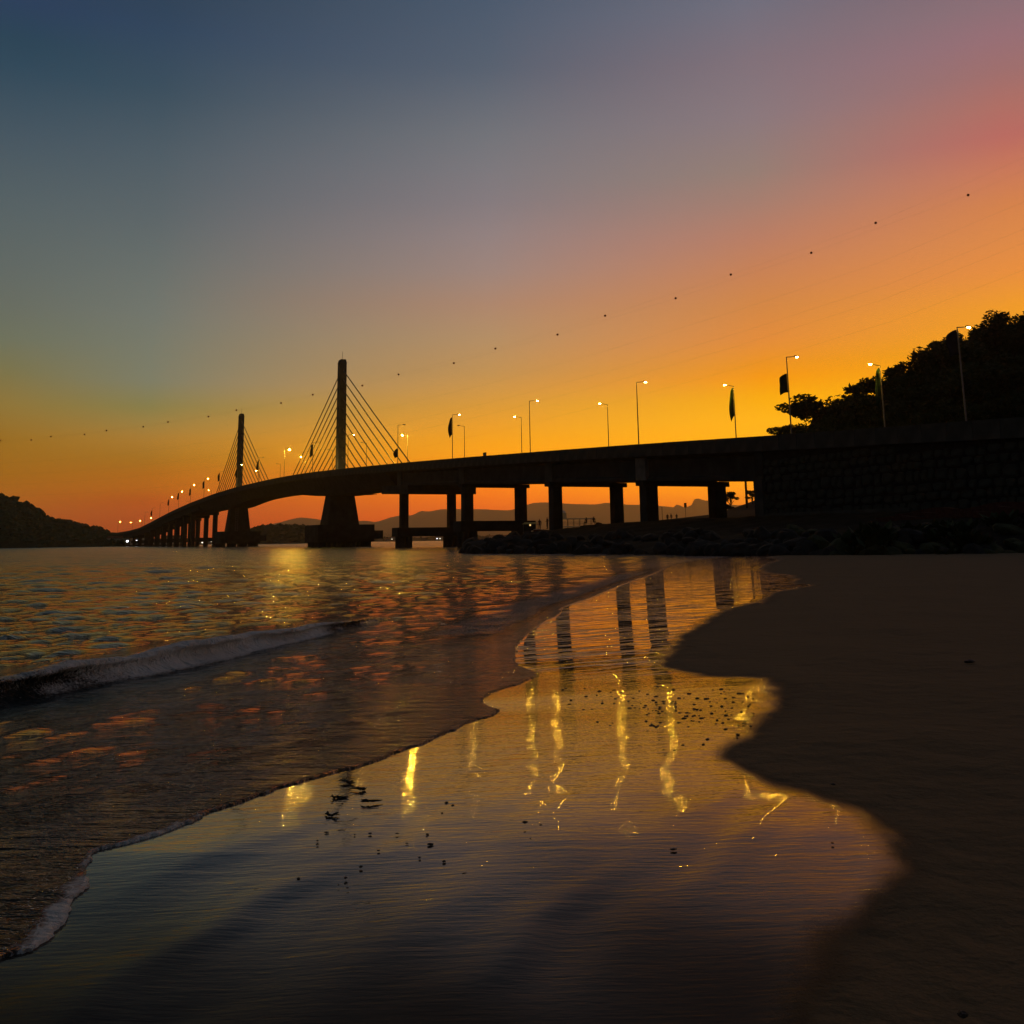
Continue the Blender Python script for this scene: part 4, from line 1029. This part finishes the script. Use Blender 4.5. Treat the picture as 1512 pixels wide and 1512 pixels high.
# ------------------------------------------------------------------ power line with marker balls
PLA = [(139.3, 298.5, 102.3), (98.6, 325.6, 92.4), (57.9, 352.7, 84.1), (17.2, 379.7, 77.0), (-23.5, 406.8, 71.3), (-64.2, 433.9, 66.8), (-104.8, 460.9, 63.4), (-145.5, 488.0, 61.0), (-186.2, 515.1, 59.6), (-226.9, 542.2, 59.1), (-267.6, 569.2, 59.3)]
PLB = [(115.5, 312.0, 98.1), (74.8, 339.1, 88.9), (34.1, 366.2, 81.1), (-6.5, 393.3, 74.5), (-47.2, 420.3, 69.2), (-87.9, 447.4, 65.1), (-128.6, 474.5, 62.2), (-169.3, 501.6, 60.3), (-210.0, 528.6, 59.5), (-250.7, 555.7, 59.6), (-291.4, 582.8, 60.6)]
PL = root('power_line', PLB[0], 'power line with marker balls sagging across the channel high above the bridge', 'power line')
ballm = MB().sphere((0, 0, 0), .42, 10, 7).mesh('marker_ball', (0, 0, 0)); ballm.shade_smooth(); ballm.materials.append(MATS['orange_ball'])
for line in (PLA, PLB):
    P = [Vector(p) for p in line]; a0 = P[0] + (P[0] - P[1]) * 2.2 + Vector((0, 0, 9)); a1 = P[-1] + (P[-1] - P[-2]) * 3
    put('wire', MB().tube([a0] + P + [a1], .011, 5), 'cable', PL)
    for p in line: twin('marker_ball', ballm, PL, Vector(p) - WORG[PL.name])
for k, (dz, off) in enumerate(((-13, 0), (-19, 4), (-25, 0), (-31, 4))):
    P = [Vector(p) + Vector((off, off, dz)) for p in PLB]; a0 = P[0] + (P[0] - P[1]) * 2.2 + Vector((0, 0, 9)); a1 = P[-1] + (P[-1] - P[-2]) * 3
    put('wire', MB().tube([a0] + P + [a1], .012, 5), 'cable', PL)

# ------------------------------------------------------------------ far land: wooded headland, islet, far shore with houses, mountains
def ridge(name, pts, depth, m, seed, amp, kind='structure', label=None, cat=None, back=1.0):
    """terrain ridge through skyline points (x, y, ztop)"""
    n = 240; P = np.array(pts, float); a = np.linspace(0, 1, n); src = np.linspace(0, 1, len(P))
    seg = np.concatenate([[0], np.cumsum(np.hypot(np.diff(P[:, 0]), np.diff(P[:, 1])))]); seg /= seg[-1]
    cx_, cy_, cz_ = (np.interp(a, seg, P[:, i]) for i in range(3))
    v = np.concatenate([np.linspace(-1, 0, 16), np.linspace(0, 1, 10)[1:]])
    A, V_ = np.meshgrid(np.arange(n), v, indexing='ij')
    Xr = cx_[A] * (1 + V_ * depth / np.hypot(cx_[A], cy_[A])); Yr = cy_[A] * (1 + V_ * depth / np.hypot(cx_[A], cy_[A]))
    fall = np.where(V_ < 0, (1 + V_) ** .8, 1 - V_ * .9)
    no = (fbm(Xr / depth * 9, Yr / depth * 9, seed, 5) - .5)
    Zr = cz_[A] * fall * (1 + amp * no * np.minimum(1, np.abs(V_) * 3)) + amp * .12 * cz_.max() * (fbm(a[A] * 60, a[A] * 0, seed + 9, 3) - .5)
    Zr = np.where(V_ <= -.999, -1.2, Zr)
    return grid_obj(name, Xr, Yr, Zr, np.ones(Xr.shape, bool), m, None, label, kind, cat, smooth=True)
def far_wood(name, pts, depth, n, seed, hgt, label):
    rnd = random.Random(seed); mb = MB()
    P = np.array(pts, float)
    for _ in range(n):
        u = rnd.random() * (len(P) - 1); i = int(u); f_ = u - i; p = P[i] * (1 - f_) + P[min(i + 1, len(P) - 1)] * f_
        v = rnd.uniform(-1, .15); fall = (1 + v) ** .8 if v < 0 else 1 - v * .9
        k = 1 + v * depth / math.hypot(p[0], p[1]); z = p[2] * fall
        s_ = hgt * rnd.uniform(.55, 1.2)
        mb.blob((p[0] * k, p[1] * k, z - s_ * .15), (s_ * rnd.uniform(1, 1.6), s_ * rnd.uniform(1, 1.6), s_ * rnd.uniform(.7, 1.1)), rnd, .3)
        if rnd.random() < .3: mb.blob((p[0] * k + s_ * .5, p[1] * k, z + s_ * .25), (s_ * .7, s_ * .7, s_ * .6), rnd, .35)
    return put(name, mb, 'leaf', None, label, 'wood', None, 'stuff')

LEFT = [(-666.3, 1000.0, 49.9), (-601.7, 1000.0, 57.4), (-535.8, 1000.0, 52.6), (-496.0, 1000.0, 46.2), (-482.7, 1000.0, 43.4), (-469.1, 1000.0, 36.2), (-454.2, 1000.0, 27.6), (-442.1, 1000.0, 22.9), (-425.7, 1000.0, 20.8), (-409.2, 1000.0, 16.1), (-395.8, 1000.0, 10.1), (-379.3, 1000.0, 5.4)]
ridge('hill', LEFT, 160, 'hill', 501, .3)
far_wood('hill_forest', [(x, y, z) for x, y, z in LEFT], 150, 2200, 502, 9, 'dark wooded headland at the far end of the bridge')
ISLET = [(-302.0, 1150.0, 7.1), (-287.4, 1150.0, 15.7), (-272.6, 1150.0, 18.4), (-257.7, 1150.0, 19.7), (-238.9, 1150.0, 17.2), (-223.9, 1150.0, 13.3), (-212.6, 1150.0, 7.3)]
ridge('islet', ISLET, 70, 'hill', 503, .3)
far_wood('islet_forest', ISLET, 65, 520, 504, 8, 'dark clump of woodland on the islet between the pylons')
SHORE = [(-422.1, 2100.0, 5.7), (-326.8, 2100.0, 6.4), (-245.1, 2100.0, 6.6), (-163.5, 2100.0, 6.8), (-54.6, 2100.0, 7.9), (54.3, 2100.0, 7.7), (190.4, 2100.0, 7.8), (326.5, 2100.0, 7.3), (530.7, 2100.0, 7.1)]
ridge('far_shore', SHORE, 120, 'hill', 505, .5)
far_wood('far_shore_trees', [(x, y, z) for x, y, z in SHORE], 100, 420, 506, 7, 'low band of trees along the far shore')
ridge('mountain_range', [(-2929.7, 10500.0, 94.1), (-2659.0, 10500.0, 150.6), (-2455.4, 10500.0, 181.3), (-2353.5, 10500.0, 200.0), (-2251.8, 10500.0, 225.5), (-2149.8, 10500.0, 244.3), (-2047.1, 10500.0, 236.1), (-1944.2, 10500.0, 214.4), (-1773.3, 10500.0, 205.3), (-1636.7, 10500.0, 196.7), (-1500.2, 10500.0, 201.5), (-1397.6, 10500.0, 186.6), (-1261.5, 10500.0, 231.7), (-1159.2, 10500.0, 250.5), (-1036.2, 10500.0, 248.8), (-940.6, 10500.0, 294.6), (-872.2, 10500.0, 283.6), (-749.1, 10500.0, 305.4), (-543.9, 10500.0, 305.9), (-270.4, 10500.0, 298.7), (-51.7, 10500.0, 285.5), (23.8, 10500.0, 308.0), (175.1, 10500.0, 353.2), (346.4, 10500.0, 360.9), (585.5, 10500.0, 340.7), (824.8, 10500.0, 330.5), (941.7, 10500.0, 349.2), (996.0, 10500.0, 334.9), (1132.6, 10500.0, 326.2), (1303.5, 10500.0, 323.7), (1473.9, 10500.0, 307.8), (1603.2, 10500.0, 292.5), (1645.7, 10500.0, 325.7), (1712.6, 10500.0, 290.9), (1781.5, 10500.0, 303.5), (1818.9, 10500.0, 370.6), (1853.6, 10500.0, 380.3), (1920.9, 10500.0, 355.6), (2023.2, 10500.0, 347.4), (2097.0, 10500.0, 319.3), (2260.3, 10500.0, 303.5), (2535.3, 10500.0, 326.6), (3012.4, 10500.0, 299.6), (4040.0, 10500.0, 318.9), (5739.5, 10500.0, 227.3)], 2200, 'mountain', 507, .22)
ridge('foothill_range', [(-1454.8, 6800.0, 16.3), (-1234.9, 6800.0, 34.8), (-1058.9, 6800.0, 62.7), (-993.0, 6800.0, 83.5), (-904.6, 6800.0, 69.2), (-816.1, 6800.0, 46.3), (-705.7, 6800.0, 27.4), (-529.4, 6800.0, 7.6)], 900, 'mountain', 508, .3)


# ------------------------------------------------------------------ small litter on the wet sand

def sandz(x, y):
    xa, ya = np.array([[float(x)]]), np.array([[float(y)]]); d, _ = wash_dist(xa, ya); return float(sand_z(xa, ya, d)[0, 0])
rnd = random.Random(77)
wl_ = ['long ragged scrap of dark seaweed at the edge of the wash', 'forked scrap of dark seaweed on the wet sand', 'small curled scrap of dark seaweed on the wet sand', 'thin strand of dark seaweed on the shining sand', 'flat dark seaweed scrap well up from the wash edge']
for i, (x, y) in enumerate([(-0.839, 5.336), (-0.744, 5.142), (-0.831, 4.999), (-0.664, 4.861), (-0.806, 4.646)]):
    z = sandz(x, y); mb = MB()
    for k in range(4):
        a = rnd.uniform(-.5, .5) + (k % 2) * 2.6; L = rnd.uniform(.025, .06)
        p = [(x + math.cos(a) * L * q, y + math.sin(a) * L * q * 1.4 + rnd.uniform(-.01, .01), z + .006 + .01 * rnd.random()) for q in (0, .35, .7, 1)]
        mb.tube(p, [.004, .005, .004, .001], 6)
    put('seaweed_scrap', mb, 'seaweed', None, wl_[i], 'seaweed')
pb_ = MB()
for x, y in [(0.736, 8.043), (1.092, 7.656), (1.623, 8.199), (0.887, 6.268), (0.896, 6.767), (0.721, 7.634), (1.315, 7.171), (1.259, 6.195), (1.574, 7.34), (0.943, 7.187), (1.293, 8.088), (1.133, 8.322), (1.398, 7.367), (1.333, 7.413), (1.054, 7.751), (1.186, 7.886), (1.229, 6.4), (0.883, 7.509), (0.848, 7.467), (1.19, 8.095), (0.771, 5.677), (1.745, 7.952), (0.944, 7.334), (0.862, 6.642), (1.367, 7.628), (0.859, 7.153), (1.198, 6.914), (0.815, 7.64), (1.133, 6.979), (0.671, 6.945), (1.446, 7.267), (1.214, 6.615), (1.523, 8.028), (0.818, 6.857), (1.565, 7.775), (1.189, 7.26), (1.235, 6.098), (1.042, 7.651), (0.905, 5.943), (1.57, 8.257), (1.138, 7.126), (1.266, 8.137), (1.667, 7.779), (1.216, 8.344), (0.776, 6.473), (1.249, 6.755), (1.095, 6.799), (0.76, 8.092), (0.837, 5.795), (1.367, 7.782), (0.802, 6.14), (0.784, 5.836), (0.716, 8.176), (1.084, 7.417), (1.077, 7.317), (0.839, 6.631), (1.393, 6.461), (0.99, 7.836), (0.746, 7.646), (1.099, 6.984), (0.514, 6.934), (1.132, 6.731), (0.95, 7.286), (1.004, 6.738), (1.525, 6.968), (0.621, 7.837), (1.108, 7.886), (0.975, 7.399), (1.606, 7.428), (0.752, 7.856), (1.378, 7.142), (0.999, 7.086), (1.089, 7.002), (0.829, 6.675), (1.308, 7.827), (0.847, 6.611), (1.035, 6.558), (1.499, 7.749), (1.636, 7.97), (1.038, 8.032), (0.979, 7.273), (1.125, 7.148), (1.327, 8.269), (0.987, 7.481), (1.179, 7.001), (1.016, 5.937), (0.731, 8.392), (1.272, 7.061), (0.604, 6.864), (1.066, 6.91), (1.33, 6.506), (1.097, 6.782), (1.106, 7.024), (0.835, 6.727), (1.674, 7.96), (0.991, 7.214), (1.076, 7.166), (0.953, 8.381), (1.116, 7.619), (1.1, 6.772), (1.221, 7.883), (1.211, 7.273), (1.581, 7.542), (0.579, 6.754), (1.404, 7.559), (1.385, 6.979), (1.283, 6.854), (1.15, 7.012), (0.985, 7.605), (0.904, 7.597), (0.903, 7.431), (1.235, 7.522), (1.2, 7.319), (1.655, 7.961), (1.405, 6.661), (0.739, 6.781), (1.117, 7.613), (1.373, 6.574), (1.066, 6.092), (1.561, 8.103), (1.501, 8.238), (1.262, 6.642), (1.095, 7.472), (1.232, 7.25), (1.344, 6.958), (1.473, 7.089), (0.868, 8.009), (0.739, 8.017), (1.174, 6.882), (0.881, 7.222), (0.922, 7.342), (0.819, 7.509), (1.067, 7.27), (1.513, 7.548), (1.326, 6.785), (1.685, 7.688), (0.885, 7.715), (0.68, 7.011), (1.127, 8.606), (0.374, 8.731), (0.4, 8.814), (0.312, 8.513), (0.381, 7.886), (0.787, 7.497), (1.115, 7.729), (1.258, 8.756), (0.464, 7.577), (0.765, 8.526), (0.993, 8.175), (0.813, 8.353), (0.553, 8.744), (0.782, 7.513), (1.134, 7.704), (1.166, 8.244), (0.524, 7.574), (0.813, 7.86), (0.317, 8.545), (0.702, 7.793), (0.997, 7.728), (0.614, 8.279), (0.99, 7.449), (0.775, 8.544), (0.854, 8.034), (0.653, 8.502), (0.63, 7.955), (0.403, 8.077), (1.108, 7.732), (0.529, 8.235), (-0.76, 3.81), (-0.323, 4.617), (-0.359, 3.968), (-0.356, 4.276), (-0.646, 4.328), (0.087, 4.328), (-0.423, 4.158), (-0.78, 4.265), (-0.768, 4.386), (-0.585, 4.332), (0.024, 4.385), (-0.558, 3.898), (-0.521, 4.084), (-0.317, 4.805), (-0.285, 4.749), (-0.607, 3.718), (0.068, 3.848), (-0.77, 4.207), (-0.571, 3.682), (-0.774, 4.601), (-0.267, 3.91), (-0.331, 4.126), (0.043, 4.136), (0.022, 4.236), (-0.478, 4.312), (-0.187, 3.767), (1.108, 3.908), (1.389, 4.825), (0.547, 3.919), (-0.595, 3.787)]:
    z = sandz(x, y); s_ = rnd.uniform(.008, .02) * (y / 7) ** .5
    pb_.blob((x, y, z + s_ * .1), (s_ * rnd.uniform(1, 2.2), s_ * 1.2, s_ * .6), rnd, .25)
put('pebbles', pb_, 'pebble', None, 'scattered dark pebbles and shell bits on the wet sand', 'pebbles', None, 'stuff', org=(0, 0, 0))
for x, y, lb in ((0.983, 2.535, 'single small dark stone on the dry sand'), (3.986, 9.419, 'small dark driftwood chip on the dry sand towards the rocks')):
    put('beach_stone', MB().blob((x, y, sandz(x, y) + .012), (.022, .018, .014) if y < 6 else (.1, .06, .03), rnd, .2, 2), 'pebble', None, lb, 'stone')


# ------------------------------------------------------------------ evening haze
hm = bpy.data.materials.new('haze'); hm.use_nodes = True; t = hm.node_tree; t.nodes.clear()
pv_ = t.nodes.new('ShaderNodeVolumePrincipled'); ou = t.nodes.new('ShaderNodeOutputMaterial')
pv_.inputs['Color'].default_value = (1.0, .88, .64, 1); pv_.inputs['Density'].default_value = 7e-5; pv_.inputs['Anisotropy'].default_value = .82
t.links.new(pv_.outputs[0], ou.inputs['Volume'])
hz = MB().box((0, 0, 0), (27000, 27000, 430))
me = hz.mesh('haze', (0, 0, 0)); me.materials.append(hm)
ho = bpy.data.objects.new('haze', me); COL.objects.link(ho); ho.location = (0, 0, 215 - 4)
props(ho, 'thin warm evening haze over the channel', 'haze', None, 'stuff')
